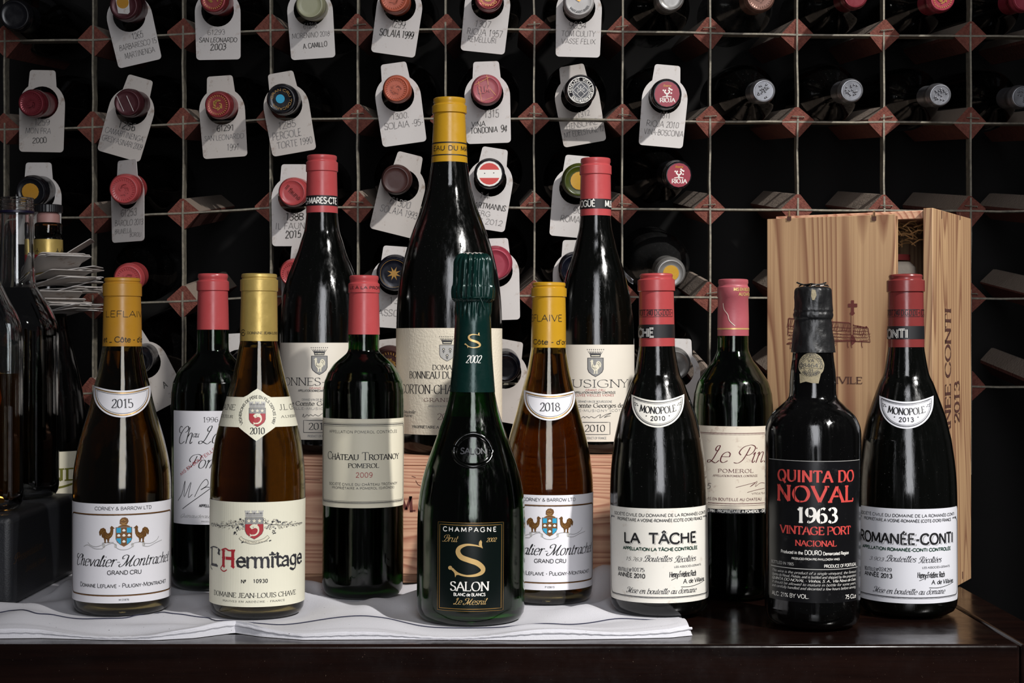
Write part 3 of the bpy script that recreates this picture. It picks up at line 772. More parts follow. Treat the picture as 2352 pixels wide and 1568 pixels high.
def ring_text(ink, s, cx, cy, r, a0, a1, h, wt, m, style='sans', inward=False):
    st, w = layout(s, style); big, small, pen, sh = STY[style]; sy = h / 10
    def place(x, y):
        t = math.radians(a0 + (a1 - a0) * x / w); rr = r + (y * sy if not inward else -y * sy)
        return (cx + rr * math.cos(t), cy + rr * math.sin(t))
    for kind, pts, k in st:
        if kind == 's': pts = catmull(pts, 3)
        elif kind == 'c': pts = catmull(pts, 3, True)
        ribbon(ink.mb, [place(a, b) for a, b in pts], lambda dx, dy, t: wt * sy / 2 * (1 if kind != 't' else .5), ink.fn(1), m, ink.mp.cell, kind == 'c')

rackglass = None
M['seal_red'] = mat('regional_seal_red', '#8f3340', .4)
def rack_bottle(px, py, cap, what, look='relief', wide=1.0, yc=1.685, tilt=None, body='gblack', yaw=0, aux=None, caplen=.055, group=True, dusty=False):
    loc = W3(px, py, yc); tl = math.radians(7 if tilt is None else tilt)
    t = thing('wine_bottle', what, 'wine bottle', loc, (PI / 2 + tl, 0, math.radians(yaw)), 'wine bottles lying in the rack')
    r = .0143 * wide; L = caplen
    mb = MB(); relief = look in ('relief', 'grape', 'stripes')
    mb.lathe([(0, -.0003), (r * .55, -.0003), (r * .80, -.0002), (r * .84, .0003), (r * .90, .0002), (r * .97, -.0012), (r, -.004), (r * 1.0, -.007), (r * 1.06, -.0085), (r * 1.06, -.0185), (r * .97, -.0205), (r * .94, -.03), (r * .97, -L), (r * .9, -L - .0003)], M[cap] if isinstance(cap, str) else cap, 40)
    c = mb.build('capsule', t, 40)
    b = MB(); rn = r * .93
    if wide > 1.4: prof = [(rn, -L + .002), (rn, -.10), (rn * 1.1, -.13), (.048, -.19), (.048, -.30), (.040, -.305), (0, -.30)]
    else: prof = catmull([(rn, -L + .002), (rn * 1.02, -.075), (rn * 1.15, -.095), (.024, -.108), (.033, -.122), (.0365, -.145)], 4) + [(.0368, -.27), (.035, -.285), (.028, -.29), (0, -.28)]
    b.lathe([(0, -L + .002)] + prof, M[body], 40); b.build('bottle_glass', t, 50)
    ink = Ink(FlatMap(lambda a, b_, o: (a, b_, o)), .0006); R_ = r
    if look == 'relief':
        cm = cap if not isinstance(cap, str) else M[cap]
        e = aux or cm
        for k in range(28):
            an = 2 * PI * k / 28; ink.line2([(R_ * .62 * math.cos(an), R_ * .62 * math.sin(an)), (R_ * .76 * math.cos(an + .05), R_ * .76 * math.sin(an + .05))], R_ * .05, e)
        for k in range(9):
            an = random.uniform(0, 6.28); q = [(R_ * .4 * math.cos(an + d) * (1 - .3 * i), R_ * .4 * math.sin(an + d) * (1 - .3 * i)) for i, d in enumerate((0, .9, 1.5))]
            ink.line2(q, R_ * .08, e, smooth=True)
    elif look == 'grape':
        mg = MB()
        for k in range(22):
            an = random.uniform(0, 6.28); rr = R_ * .6 * math.sqrt(random.random()); s_ = R_ * .085
            x, y = rr * math.cos(an), rr * math.sin(an)
            mg.lathe([(0, .0012), (s_ * .7, .0009), (s_, 0), (s_, -.0005)], M[cap], 8); n = 8 * 3 + 1
            for q in range(len(mg.v) - n, len(mg.v)): v = mg.v[q]; mg.v[q] = (v[0] + x, v[1] + y, v[2])
        mg.build('grape_emblem', t, 60)
    elif look == 'dot':
        ink.disc(-.0005, .0005, R_ * .42, aux, 1)
        ring_text(ink, 'GRAND VIN DE DOMAINE ', 0, 0, R_ * .56, 180, -170, R_ * .17, 1.4, M['gbold'])
    elif look == 'bluedot':
        ink.disc(-.001, .0005, R_ * .30, M['blue'], 1); ring_text(ink, 'GRAN CRU TOSCANA', 0, 0, R_ * .56, 180, -150, R_ * .15, 1.4, M['gbold'])
    elif look == 'bigdot':
        ink.disc(0, 0, R_ * .55, aux, 1)
    elif look == 'stripes':
        for d in (-.18, .18): ink.line2([(-.0055 + d * R_ * 2, .0075), (.0015 + d * R_ * 2, -.009)], .0007, M['tag'])
    elif look == 'flag':
        ink.disc(0, 0, R_ * .86, M['white'])
        for s_ in (1, -1): ink.poly([(R_ * .74 * math.cos(q), s_ * R_ * .74 * math.sin(q)) for q in [math.radians(22 + 17 * k) for k in range(9)]][::s_], M['coral'], 1)
        ink.disc(R_ * .3, .001, .0006, M['black'], 2); ink.disc(-R_ * .32, .0005, .0006, M['black'], 2)
    elif look == 'rioja':
        ink.disc(0, 0, R_ * .86, M['seal_red'], 0)
        lbl_text(ink, 'RIOJA', .0006, -.0085, .0165, .0042, 2.2, M['white'], 'serif')
        lbl_text(ink, 'Reserva', 0, .0078, .0085, .0024, 1.6, M['yellow'], 'ital')
        for s_ in (1, -1): ink.line2([(s_ * .0006, -.0032), (s_ * .0004, 0), (s_ * .0026, .002), (s_ * .0014, .0046)], .0014, M['white'], 1, True)
        ink.line2([(-.005, -.0032), (-.002, -.0026), (0, -.0033), (.002, -.0026), (.005, -.003)], .0009, M['white'], 1, True)
        for x, y in ((-.004, .004), (.0035, .0052), (.0022, .0062), (.005, .0044), (.0045, .001)): ink.disc(x, y, .0009, M['white'], 1)
    elif look == 'henschke':
        for rr, w in ((.86, .0006), (.56, .0004)): ink.line2([(R_ * rr * math.cos(q * PI / 20), R_ * rr * math.sin(q * PI / 20)) for q in range(41)], w, M['white'], 1)
        ring_text(ink, 'HENSCHKE', 0, 0, R_ * .62, 195, 95, R_ * .2, 1.5, M['white']); ring_text(ink, 'VITICULTEURS', 0, 0, R_ * .62, 80, -30, R_ * .2, 1.5, M['white'])
        ring_text(ink, 'SOUTH AUSTRALIA', 0, 0, R_ * .82, 215, 330, R_ * .2, 1.5, M['white'], inward=True)
        for k in range(3):
            o_ = (k - 1) * .0042; ink.line2([(-.0042 + o_, -.0042 - o_ * 0 + abs(0)), (.0, .0)], .0001, M['white'])
        for a in (-.0058, 0, .0058): ink.line2([(a * .7 - .0041, a * -.7 - .0041), (a * .7 + .0041, a * -.7 + .0041)], .0004, M['white'], 1); ink.line2([(a * .7 - .0041, a * .7 + .0041), (a * .7 + .0041, a * .7 - .0041)], .0004, M['white'], 1)
        for s_, x, y in (('C', -.0029, 0), ('H', .0029, 0), ('E', 0, .0028)): lbl_text(ink, s_, x, y - .0011, .002, .0022, 1.6, M['white'])
    elif look == 'bird':
        ink.poly([(-.007, .0055), (-.0025, .0035), (0, .0062), (.0022, .0048), (.0078, .0042), (.003, .0025), (.0005, -.0005), (-.002, .0008), (-.004, .0026)], M['gbold'], 1)
        ring_text(ink, 'MARGARET RIVER', 0, 0, R_ * .78, 215, 335, R_ * .15, 1.6, M['ink'], inward=True)
    elif look == 'word':
        lbl_text(ink, 'il fauno', 0, -.0012, .02, .0042, 2.6, M['darkred'], 'black', -.75)
    elif look == 'star':
        ink.line2([(R_ * .8 * math.cos(q * PI / 20), R_ * .8 * math.sin(q * PI / 20)) for q in range(41)], .0003, M['gbold'], 1)
        ink.poly([((R_ * .42 if k % 2 else R_ * .16) * math.cos(k * PI / 8), (R_ * .42 if k % 2 else R_ * .16) * math.sin(k * PI / 8)) for k in range(16)], M['gbold'], 1)
    elif look == 'elm':
        lbl_text(ink, 'ELM', -.002, -.003, .0125, .0075, 1.5, M['red'], 'sans', .12)
        ink.line2([(.0005, R_), (.0025, .003), (.0105, -.006)], .0003, M['gbold'], 1); ink.line2([(-.0085, .009), (-.005, -.0125), (.007, -.008)], .0003, M['gbold'], 1)
        ink.line2([(-.0125, .005), (.0035, .0135)], .0003, M['gbold'], 1)
    elif look == 'sticker':
        ink.poly([(-.0085, .0075), (.006, .0075), (.0065, -.0075), (.0045, -.0095), (-.006, -.0085)], M['tag'], 0); ink.disc(-.0008, .003, .0066, M['ochre'], 1)
    if ink.mb.f: ink.build('cap_emblem', t)
    return t

TW, TH = .0505, .0905
def tag_outline():
    q = []
    def arc(cx, cy, r, t0, t1, n=5):
        for k in range(n + 1): t = math.radians(t0 + (t1 - t0) * k / n); q.append((cx + r * math.cos(t), cy + r * math.sin(t)))
    w = TW / 2; bot = -.0545; top = .036
    arc(-w * .97 + .004, bot + .004, .004, 180, 270); arc(w * .97 - .004, bot + .004, .004, 270, 360)
    q.append((w, -.004)); arc(0, -.002, w, 5, 52, 5)
    arc(.0143 - .003, top - .003, .003, 0, 90, 3); arc(-.0143 + .003, top - .003, .003, 90, 180, 3)
    arc(0, -.002, w, 128, 175, 5); q.append((-w, -.004)); return q
def tag_mesh(mname):
    out = tag_outline(); hole = [(.0181 * math.cos(-k * PI / 14), .0181 * math.sin(-k * PI / 14)) for k in range(28)]
    loops = [[Vector((a, b, 0)) for a, b in out], [Vector((a, b, 0)) for a, b in hole]]
    allp = out + hole; n = len(allp); tris = tessellate_polygon(loops)
    h = .00045; mb = MB(); vs = [(a, -h, b) for a, b in allp] + [(a, h, b) for a, b in allp]; fs = []
    for t in tris: fs.append(tuple(t)); fs.append(tuple(i + n for i in reversed(t)))
    for s_, e in ((0, len(out)), (len(out), n)):
        L = e - s_
        for k in range(L): i, j2 = s_ + k, s_ + (k + 1) % L; fs.append((i, j2, j2 + n, i + n))
    mb.add(vs, fs, M[mname]); return mb
tagm = {}
def neck_tag(px, py, ang, lines, what, yt=1.733, mname='tag', turn=0, tiltx=0, parent=None, xo=0):
    """lines: (text, centre x, row in mm below the hole, width mm, height mm, heavy)"""
    if mname not in tagm: o_ = outward(tag_mesh(mname).build('neck_tag', None, 30)); tagm[mname] = o_.data; bpy.data.objects.remove(o_)
    o = bpy.data.objects.new('neck_tag', tagm[mname]); COL.objects.link(o)
    o.location = W3(px, py, yt); o.rotation_euler = (math.radians(tiltx), math.radians(-ang), math.radians(turn))
    tag(o, what, 'tag', 'white neck tags hung on the racked bottles')
    ink = Ink(FlatMap(lambda a, b, of: (a, -.00045 - of, b)), .0002)
    for (s_, cx, row, w, h, hv) in lines:
        ink.text2(s_, ((cx - w / 2) / 1000, -row / 1000), ((cx + w / 2) / 1000, -row / 1000 + random.uniform(-.0006, .0012)), h / 1000, 'hand', 1.5 if hv else 1.15, M['pen' if hv else 'pencil'], jit=.62)
    if lines: ink.build('handwriting', o)
    return o
plum = foil('plum_foil', '#4c2228', .38, .3); maroon = foil('maroon_foil', '#7a2a33', .3, .4); brick = foil('brick_red_foil', '#8f3438', .3, .3)
terra = foil('terracotta_foil', '#b0563c', .42, .1); cream = foil('cream_foil', '#9d9d80', .4); greyf = foil('silver_foil', '#8d8b88', .3, .5)
blackf = foil('black_foil', '#15151a', .25, .2); navy = foil('navy_foil', '#0c0f1c', .25, .2); whitef = foil('white_foil', '#b9b6b4', .4)
brownf = foil('brown_foil', '#3a1c18', .45); limef = foil('olive_green_foil', '#3a4208', .3); pinkf = foil('pink_foil', '#a03a4a', .3, .2); steel = foil('embossed_silver_foil', '#8c8d92', .34, .8)
M['steel'] = steel; copper = foil('copper_foil', '#7d5a4e', .35, .4)
RB = rack_bottle
B0 = 'racked bottle, topmost row, '
RB(33, 34, blackf, B0 + 'wide matt black cap at the far end', 'none', 1.15, yaw=4)
RB(284, 12, plum, B0 + 'plum cap with a round ochre sticker over torn paper', 'sticker', 1.1)
RB(489, -2, brick, B0 + 'dark red cap with gilt relief, tag 61293', 'relief', 1.0, aux=M['gbold'])
RB(711, 10, cream, B0 + 'pale cream-green cap', 'none', 1.05)
RB(905, -5, terra, B0 + 'terracotta cap above tag 1299', 'relief', 1.08)
RB(1122, -8, brick, B0 + 'red cap with a yellow disc, tag 1307', 'dot', 1.0, aux=M['yellow'])
RB(1330, 3, whitef, B0 + 'white cap printed with a brown bird', 'bird', 1.1)
RB(1541, -6, greyf, B0 + 'plain silver-grey cap without a tag', 'none', 1.0)
RB(1747, -8, copper, B0 + 'crumpled copper-grey cap on a dusty bottle', 'relief', 1.1, body='gdusty')
RB(1966, -10, maroon, B0 + 'dim dark red cap, third from the end of the row', 'none', .95)
RB(2165, -3, pinkf, B0 + 'pinkish red cap near the dark side of the rack', 'relief', .95, aux=M['gbold'])
RB(2356, -4, pinkf, B0 + 'pink cap cut by the edge of the picture', 'none', .95)
B1 = 'racked bottle, second row, '
RB(71, 237, maroon, B1 + 'embossed maroon cap, tag 1259', 'relief', 1.0)
RB(292, 236, plum, B1 + 'plum cap with two silver scratches', 'stripes', 1.02)
RB(500, 241, brick, B1 + 'red cap with gilt crest relief, tag 61291', 'relief', 1.0, aux=M['gbold'])
RB(646, 228, blackf, B1 + 'scuffed black cap with a bright blue dot', 'bluedot', 1.12)
RB(910, 204, terra, B1 + 'terracotta cap embossed with rings, tag 1300', 'relief', 1.0)
RB(1117, 206, M['rose'], B1 + 'rose wax cap crossed by gold wire, tag 1315', 'elm', 1.1)
RB(1334, 207, blackf, B1 + 'black cap with a white ring of lettering', 'henschke', 1.12)
RB(1532, 216, blackf, B1 + 'round red regional seal on a black neck, tag 1311', 'rioja', 1.1)
RB(1755, 209, 'steel', B1 + 'silver grape-embossed cap, first beyond the tags', 'grape', .88)
RB(1957, 208, 'steel', B1 + 'silver grape-embossed cap, middle one of three', 'grape', .88)
RB(2160, 218, 'steel', B1 + 'silver grape-embossed cap beside the dark end', 'grape', .85)
RB(2349, 222, 'steel', B1 + 'silver cap cut off at the picture edge', 'grape', .85)
B2 = 'racked bottle, third row, '
RB(70, 440, blackf, B2 + 'shiny black cap with an ochre disc', 'bigdot', 1.15, aux=M['ochre'], yaw=3)
RB(284, 435, 'red', B2 + 'glossy red cap poking through a narrow tag', 'relief', 1.1, yaw=3)
RB(671, 442, 'red', B2 + 'red cap with a raised diagonal word', 'word', 1.05)
RB(909, 413, brownf, B2 + 'plain dark brown cap, tag 61300', 'none', 1.08)
RB(1124, 399, blackf, B2 + 'black-rimmed cap with a red-white-red disc', 'flag', 1.1)
RB(1331, 415, limef, B2 + 'olive green cap with a yellow centre', 'bigdot', 1.25, aux=M['yellow'], yc=1.70)
RB(1559, 402, blackf, B2 + 'red regional seal, no tag, neck turned aside', 'rioja', 1.05, yaw=5)
B3 = 'racked bottle, fourth row, '
RB(294, 640, 'red', B3 + 'red cap peering over the ochre-capped bottle', 'relief', 1.08, yaw=6, tilt=6)
RB(672, 628, 'red', B3 + 'red cap half hidden behind a tall bottle', 'relief', 1.0)
RB(905, 628, navy, B3 + 'navy cap with a gilt star', 'star', 1.3, yc=1.70)
RB(1137, 606, pinkf, B3 + 'pink cap beside the magnum shoulder', 'none', 1.25, yc=1.70)
RB(1322, 618, navy, B3 + 'dark cap half hidden behind the magnified shoulder', 'none', 1.2, yc=1.70)
RB(1541, 627, greyf, B3 + 'silver knurled cap with a yellow centre, dusty body', 'bigdot', 1.1, aux=M['yellow'], body='gdusty')
B4 = 'racked bottle, lowest row, '
RB(312, 830, blackf, B4 + 'dark one behind the tilted tag by the ochre-capped bottle', 'none', 1.0)
RB(556, 838, blackf, B4 + 'dark one behind the gold-capped bottle', 'none', 1.0)
RB(893, 838, brownf, B4 + 'brown cap between the two large ivory labels', 'relief', 1.3, yc=1.71, aux=M['gbold'])
RB(1160, 845, navy, B4 + 'dark one behind the green-foiled bottle', 'none', 1.1)
RB(1550, 838, greyf, B4 + 'grey-ringed one behind the first striped red capsule', 'none', 1.2, yc=1.71)

NT = neck_tag
NT(297, 36, 13, [('1265', 4, 27, 13, 7, 0), ('BARBARESCO 15', 2, 36, 42, 6, 0), ('MARTINENGA', 2, 46, 34, 6, 0)], 'tag handwritten 1265 hanging tilted from the ochre-stickered cap')
NT(500, 24, 1, [('61293', -2, 27, 20, 5.5, 0), ('SAN LEONARDO', 0, 35, 42, 5, 1), ('2003', 0, 44, 18, 7, 1)], 'tag handwritten 61293 under the gilt-relief dark red cap')
NT(712, 22, 4, [('61218', -1, 21, 15, 6, 0), ('MORENINO 2018', -1, 31, 42, 5.5, 0), ('A. CAMILLO', 3, 43, 27, 5.5, 1)], 'tag handwritten 61218 under the pale cream cap')
NT(918, 14, -8, [('1299.', 2, 24, 18, 8, 0), ('SOLAIA 1999', 1, 35, 38, 7.5, 1)], 'tag handwritten 1299 hanging tilted in the top row')
NT(1120, 8, -6, [('1307', -3, 27, 18, 7, 0), ('RIOJA 1957', 0, 36, 40, 7, 0), ('REMELLURI', -2, 44, 32, 6, 0)], 'tag handwritten 1307 in the top row')
NT(1330, 18, -1.5, [('9034', -1, 23, 20, 7, 0), ('TOM CULITY', 0, 32, 38, 6, 0), ('VASSE FELIX', 0, 40, 38, 5.5, 0)], 'tag handwritten 9034 below the bird-printed cap')
NT(97, 236, -1, [('1259', 0, 25, 18, 7, 0), ('MON PRA', -4, 34, 28, 6, 0), ('2000', -2, 45, 16, 6, 1)], 'rust-spotted tag handwritten 1259 near the picture edge', mname='tag2')
NT(303, 250, -16, [('1256', 0, 24, 20, 8, 1), ('CAMARTINENGA', 0, 33, 44, 6, 0), ('GRESY ASINARI 2009', 0, 42, 46, 6, 0)], 'stained tag handwritten 1256 leaning clockwise', mname='tag2')
NT(510, 249, 4, [('61291', 2, 25, 19, 6.5, 1), ('SAN LEONARDO', 0, 35, 44, 5.5, 0), ('1991', 9, 47, 14, 7, 0)], 'tag handwritten 61291 below the crested red cap', mname='tag2')
NT(657, 240, 10, [('1285', -3, 26, 20, 7.5, 0), ('PERGOLE', -5, 37, 33, 8, 0), ('TORTE 1990', 2, 47, 40, 7, 0)], 'tag handwritten 1285 below the blue-dotted black cap', mname='tag2')
NT(914, 219, 8, [('1300.', -1, 26, 20, 6, 0), ('SOLAIA "95"', 2, 36, 44, 7, 0)], 'tag handwritten 1300 below the ringed terracotta cap')
NT(1119, 216, 2, [('1315', 4, 26, 17, 8, 0), ('VINA', -11, 36, 16, 5.5, 1), ('TONDONIA', -5, 43, 30, 6, 1), ('94', 17, 42, 7, 7, 1)], 'tag handwritten 1315 beside the magnum neck')
NT(1325, 222, 10, [('1312', 4, 24, 15, 6, 0), ('HENSCHKE', 0, 35, 36, 6.5, 0), ('MT EDELSTONE 12', 1, 44, 46, 6, 0)], 'stained tag caught behind the strip below the white-lettered black cap', yt=1.778, mname='tag2')
NT(1527, 224, -5, [('1311', 2, 23, 12, 6.5, 0), ('RIOJA 2010', 0, 33, 36, 6.5, 0), ('VINA-BOSCONIA', 2, 42, 44, 6, 0)], 'tag handwritten 1311, last tag before the untagged caps')
NT(89, 448, 0, [('12 -', -6, 26, 16, 7, 0)], 'tag round the ochre-disc black cap, partly behind the open bottle')
NT(293, 442, 1, [('61253', 2, 26, 25, 7.5, 0), ('BAROLO 2013', 2, 36, 44, 6, 0), ('BRUNELLA', -7, 45, 26, 5, 0), ('BOROLI', 12, 49, 18, 4.5, 0)], 'narrow-looking tag handwritten 61253 round the glossy red cap', turn=-32)
NT(676, 452, 0, [('1388', 0, 26, 20, 8, 1), ('IL FAUNO', -1, 36, 40, 7, 0), ('2015', -1, 46, 18, 8, 1)], 'tag handwritten 1388 next to the black-banded red neck')
NT(925, 426, -14, [('61300', 2, 23, 24, 8, 0), ('SOLAIA 1993', 3, 33, 42, 7, 0)], 'dark-specked tag handwritten 61300 beside the magnum', mname='tag2')
NT(1126, 414, -9, [('14 ', -2, 22, 16, 7, 0), ('HARTMANNS', 2, 32, 40, 6, 1), ('BERG', -4, 40, 20, 5.5, 0), ('RIC 2012', 2, 49, 38, 6, 0)], 'tag below the red-white-red cap at the magnum shoulder')
NT(1322, 432, -5, [('90', 5, 28, 12, 7, 0), ('ROMA 2', 0, 38, 28, 7, 0)], 'bright tag behind the red-capped bottle by the rack')
NT(699, 638, 0, [], 'tag almost hidden behind the shoulder of the bottle with the rooster crest')
NT(905, 640, -4, [('13', 2, 28, 14, 7, 0), ('SASSO', -6, 42, 30, 7, 0)], 'shaded tag with a star cap, between the two big back bottles')
NT(1140, 622, 2, [], 'shaded tag round the pink cap beside the magnum')
NT(1322, 626, 0, [], 'tag half hidden behind the back bottle beside a scrap of torn foil')
NT(332, 832, 28, [('A', 8, 36, 5, 7, 1), ('2009', 13, 48, 14, 5, 0)], 'tag leaning out from behind the ochre-capped bottle, ending in 2009', mname='tag2')
NT(549, 840, 3, [], 'sliver of tag beside the gold capsule')
NT(905, 852, 6, [], 'shaded tag between the two large ivory labels', mname='tag2')
NT(1160, 855, -10, [], 'dim tag behind the green-foiled bottle', mname='tag2')
NT(1556, 852, -2, [], 'tag behind the first bottle with a black-banded capsule')
# ---------------------------------------------------------------- linen cloth
CT = T + .0016
spots = []          # (X, Y, radius) of what stands on the cloth
def stand(px, Y, r): spots.append(((px - CX) * Y / F, Y, r))
for a in ((280, 1.356, .0415), (590, 1.34, .0405), (833, 1.437, .037), (489, 1.488, .039), (1081, 1.3145, .045), (1256, 1.413, .0415), (1515, 1.355, .042)): stand(*a)
edge_tab = [(-60, 1461), (0, 1462), (100, 1461), (250, 1465), (360, 1466), (450, 1461), (530, 1449), (600, 1458), (700, 1465), (900, 1464), (1200, 1466), (1400, 1463), (1540, 1460), (1590, 1455)]
def cloth_h(x, y):
    m = 1.0
    for X, Y, r in spots:
        d = math.hypot(x - X, y - Y) - r; m = min(m, max(0, min(1, d / .035)))
    m = m * m * (3 - 2 * m)
    if x < -.425 and y > 1.36: m = 0
    h = 0
    for X, Y, sx, sy, a in ((-.215, 1.262, .022, .05, .0055), (-.33, 1.27, .03, .03, .004), (-.40, 1.30, .03, .05, .007), (-.175, 1.40, .03, .05, .009), (-.16, 1.46, .05, .02, .010), (-.02, 1.47, .10, .016, .007),
                            (.085, 1.43, .018, .09, .009), (.10, 1.46, .05, .03, .012), (-.09, 1.275, .05, .02, .002), (-.235, 1.33, .015, .07, .006), (.06, 1.27, .07, .018, .0025), (-.13, 1.32, .025, .03, .006), (-.12, 1.36, .012, .05, .005), (-.10, 1.40, .05, .012, .006), (.085, 1.33, .03, .02, .004), (-.285, 1.255, .04, .010, .004), (.02, 1.252, .06, .008, .003), (-.20, 1.42, .02, .04, .006), (.11, 1.39, .02, .03, .006)):
        h += a * math.exp(-((x - X) / sx) ** 2 - ((y - Y) / sy) ** 2)
    h += .0022 * (math.sin(x * 47 + y * 31) + math.sin(x * 23 - y * 57 + 1) + 1.2)
    e = max(0, min(1, (1.492 - y) / .02)) if x > -.245 else 1
    return h * m * e
def cloth_edge(x):
    px = CX + x * F / 1.24; py = lerp_tab(edge_tab, px); return (ZC - CT) * F / (py - CY)
mb = MB(); NX, NY = 230, 110; vs = []; x0, x1 = -.60, .1435
for i in range(NX + 1):
    for j in range(NY + 1):
        x = x0 + (x1 - x0) * i / NX; ye = cloth_edge(x); y = ye + (1.66 - ye) * (j / NY) ** 1.15
        xx = x + .004 * math.sin(y * 38) * (i / NX) ** 6 * (j / NY)
        hem = .0016 if j < 5 or i > NX - 4 else 0
        z = CT + cloth_h(x, y) + (0 if any(math.hypot(x - X, y - Y) < r + .004 for X, Y, r in spots) else hem * .4)
        if j == 0 or i == NX: z = T + .0003
        vs.append((xx, y, z))
fs = [(i * (NY + 1) + j, (i + 1) * (NY + 1) + j, (i + 1) * (NY + 1) + j + 1, i * (NY + 1) + j + 1) for i in range(NX) for j in range(NY)]
mb.add([(a + .2, b - 1.4, c - T) for a, b, c in vs], fs, M['linen'])
cl = mb.build('linen_cloth', None, 60); cl.location = (-.2, 1.4, T)
tag(cl, 'white linen cloth with navy stitching spread under the front bottles', 'cloth')
# hem roll and stitched line
mb = MB(); n = 240
pts = []
for k in range(n + 1):
    x = x0 + (x1 - .0005 - x0) * k / n; pts.append((x + .2, cloth_edge(x) - 1.4 + .0012, CT - T + .0003 + .0002 * math.sin(k * 1.9) + cloth_h(x, cloth_edge(x)) * .6))
mb.tube(pts, [.0012 + .00012 * math.sin(k * 2.3) for k in range(n + 1)], M['linen'], 7); mb.build('hem', cl)
st = [(-60, 1424), (0, 1423), (30, 1423), (80, 1439), (130, 1433), (200, 1438), (290, 1437), (335, 1424), (350, 1422), (400, 1428), (470, 1420), (490, 1427), (512, 1438), (620, 1438), (760, 1438), (860, 1437), (925, 1440), (1000, 1443), (1200, 1442), (1280, 1437), (1350, 1431), (1450, 1428), (1530, 1430), (1572, 1431)]
mb = MB(); pts = []
for a, b in catmull(st, 8):
    Y = (ZC - CT) * F / (b - CY)
    x = (a - CX) * Y / F; z = CT + cloth_h(x, Y); pts.append((x + .2, Y - 1.4, z - T + .0006))
mb.tube(pts, .00042, M['thread'], 5); mb.build('stitching', cl)

# ---------------------------------------------------------------- low crate lying behind (carries three bottles)
CB = CT + .0016; CZ = T + .124; xa, xb = -.236, .135; ya, yb = 1.497, 1.725
cr = thing('wine_crate', 'low pinkish pine wine crate lying under the three back bottles', 'crate', (-.05, 1.6, CB))
def cb(name, lo, hi, m, bev=.0008, at=None):
    at = at or cr; mb = MB(); mb.box(tuple(a - b for a, b in zip(lo, at.location)), tuple(a - b for a, b in zip(hi, at.location)), M[m]); return mb.build(name, at, 35, bev)
cb('plank', (xa, ya, CB + .0085), (xb, ya + .012, CZ - .0092), 'pine3')
cb('plank', (xa, yb - .012, CB + .0085), (xb, yb, CZ - .0092), 'pine3')
cb('end_panel', (xa, ya + .0122, CB + .0085), (xa + .011, yb - .0122, CZ - .0092), 'pine5')
cb('end_panel', (xb - .011, ya + .0122, CB + .0085), (xb, yb - .0122, CZ - .0092), 'pine5')
cb('base_board', (xa, ya + .0006, CB), (xb, yb, CB + .0083), 'pine5')
for k in range(3): y0_ = ya + .0003 + k * (yb - ya) / 3; cb('lid_board', (xa, y0_, CZ - .009), (xb, y0_ + (yb - ya) / 3 - .0006, CZ), 'pine3')
pmf = PlaneMap((-.05, ya, CB), (1, 0, 0), (0, 0, 1), (0, -1, 0), cr.location)
ink = Ink(pmf, .0003)
ink.text('DOM.', 868, 955, 1174, 33, 'serif', 2.0, M['burn']); ink.build('branded_lettering', cr); ink = Ink(pmf, .0003)
for p in (((955, 1103), (960, 1112), (968, 1116)), ((946, 1093), (955, 1096)), ((700, 1100), (735, 1102))): ink.line(p, 1.1, M['burn'])
o = ink.build('surface_cracks', cr); o['kind'] = 'stuff'

# ---------------------------------------------------------------- upright crate, turned, sliding lid ajar
ux = Vector((-.869, .495, 0)).normalized(); uy = Vector((.495, .869, 0)).normalized(); uz = Vector((0, 0, 1))
UO = Vector((.3805, 1.4166, T + .0005)); UH = .3541; UWd = .1515; UD = .1437; th = .009
up = thing('upright_wine_crate', 'upright yellow pine crate with a cross-and-wall drawing and its sliding lid ajar', 'crate', UO + ux * UWd / 2 + uy * UD / 2)
def ub(name, w0, w1, d0, d1, h0, h1, m, bev=.0007):
    mb = MB(); o = UO + ux * w0 + uy * d0 + uz * h0 - up.location
    mb.obox(o, uy * (d1 - d0), ux * (w1 - w0), uz * (h1 - h0), M[m]); return outward(mb.build(name, up, 35, bev))
ub('side_panel', 0, th, 0, UD, 0, UH, 'pine2'); ub('side_panel', UWd - th, UWd, .0055, UD, 0, UH - .005, 'pine2')
ub('back_panel', th + .0002, UWd - th - .0002, UD - .007, UD - .0005, .0092, UH - .0092, 'pine2')
ub('top_panel', th + .0002, UWd - .0002, .0056, UD - .0005, UH - .009, UH - .0015, 'pine3'); ub('bottom_panel', th + .0002, UWd - th - .0002, .0056, UD - .0005, 0, .009, 'pine3')
lid = ub('sliding_lid', .0342, .1577, -.0008, .0050, .0005, UH - .0042, 'pine1', .0005)
o = ub('batten', .0342 - .001, .0342, .0006, .0046, .001, UH - .006, 'pine2', 0)
pml = PlaneMap(UO + ux * .0342 - uy * .0008, -ux, uz, -uy, up.location)
ink = Ink(pml, .0003); bk = M['burn']
ink.text('STE CIVILE', 1850, 1981, 880, 15, 'serif', 1.9, M['burn2'])
# drawing: stone wall with tiled coping, cross on a column
def zoomp(x, y): return (1750 + x / 4.355, 640 + y / 4.355)
L = lambda pts, w=1.2: ink.line([zoomp(*p) for p in pts], w, bk)
L([(268, 395), (345, 402), (520, 418), (690, 430), (870, 440), (930, 468), (1060, 490)], 2.2); L([(268, 395), (262, 560), (285, 560)], 2.2); L([(250, 650), (270, 640), (330, 640), (700, 628), (860, 622), (1085, 632), (1062, 492)], 2.2)
for k in range(58):
    x = 275 + k * 13.6; yt = lerp_tab([(268, 397), (870, 442), (930, 470), (1060, 492)], x)
    L([(x, yt + 2), (x - 10 + random.uniform(-6, 6), yt + 45), (x - 22 + random.uniform(-8, 8), yt + 88)], 1.0)
for r in range(5):
    yy = 470 + r * 32; q = [(262 + k * 38, yy + lerp_tab([(268, 0), (1060, 26)], 262 + k * 38) + random.uniform(-6, 6)) for k in range(22)]; L(q, 1.3)
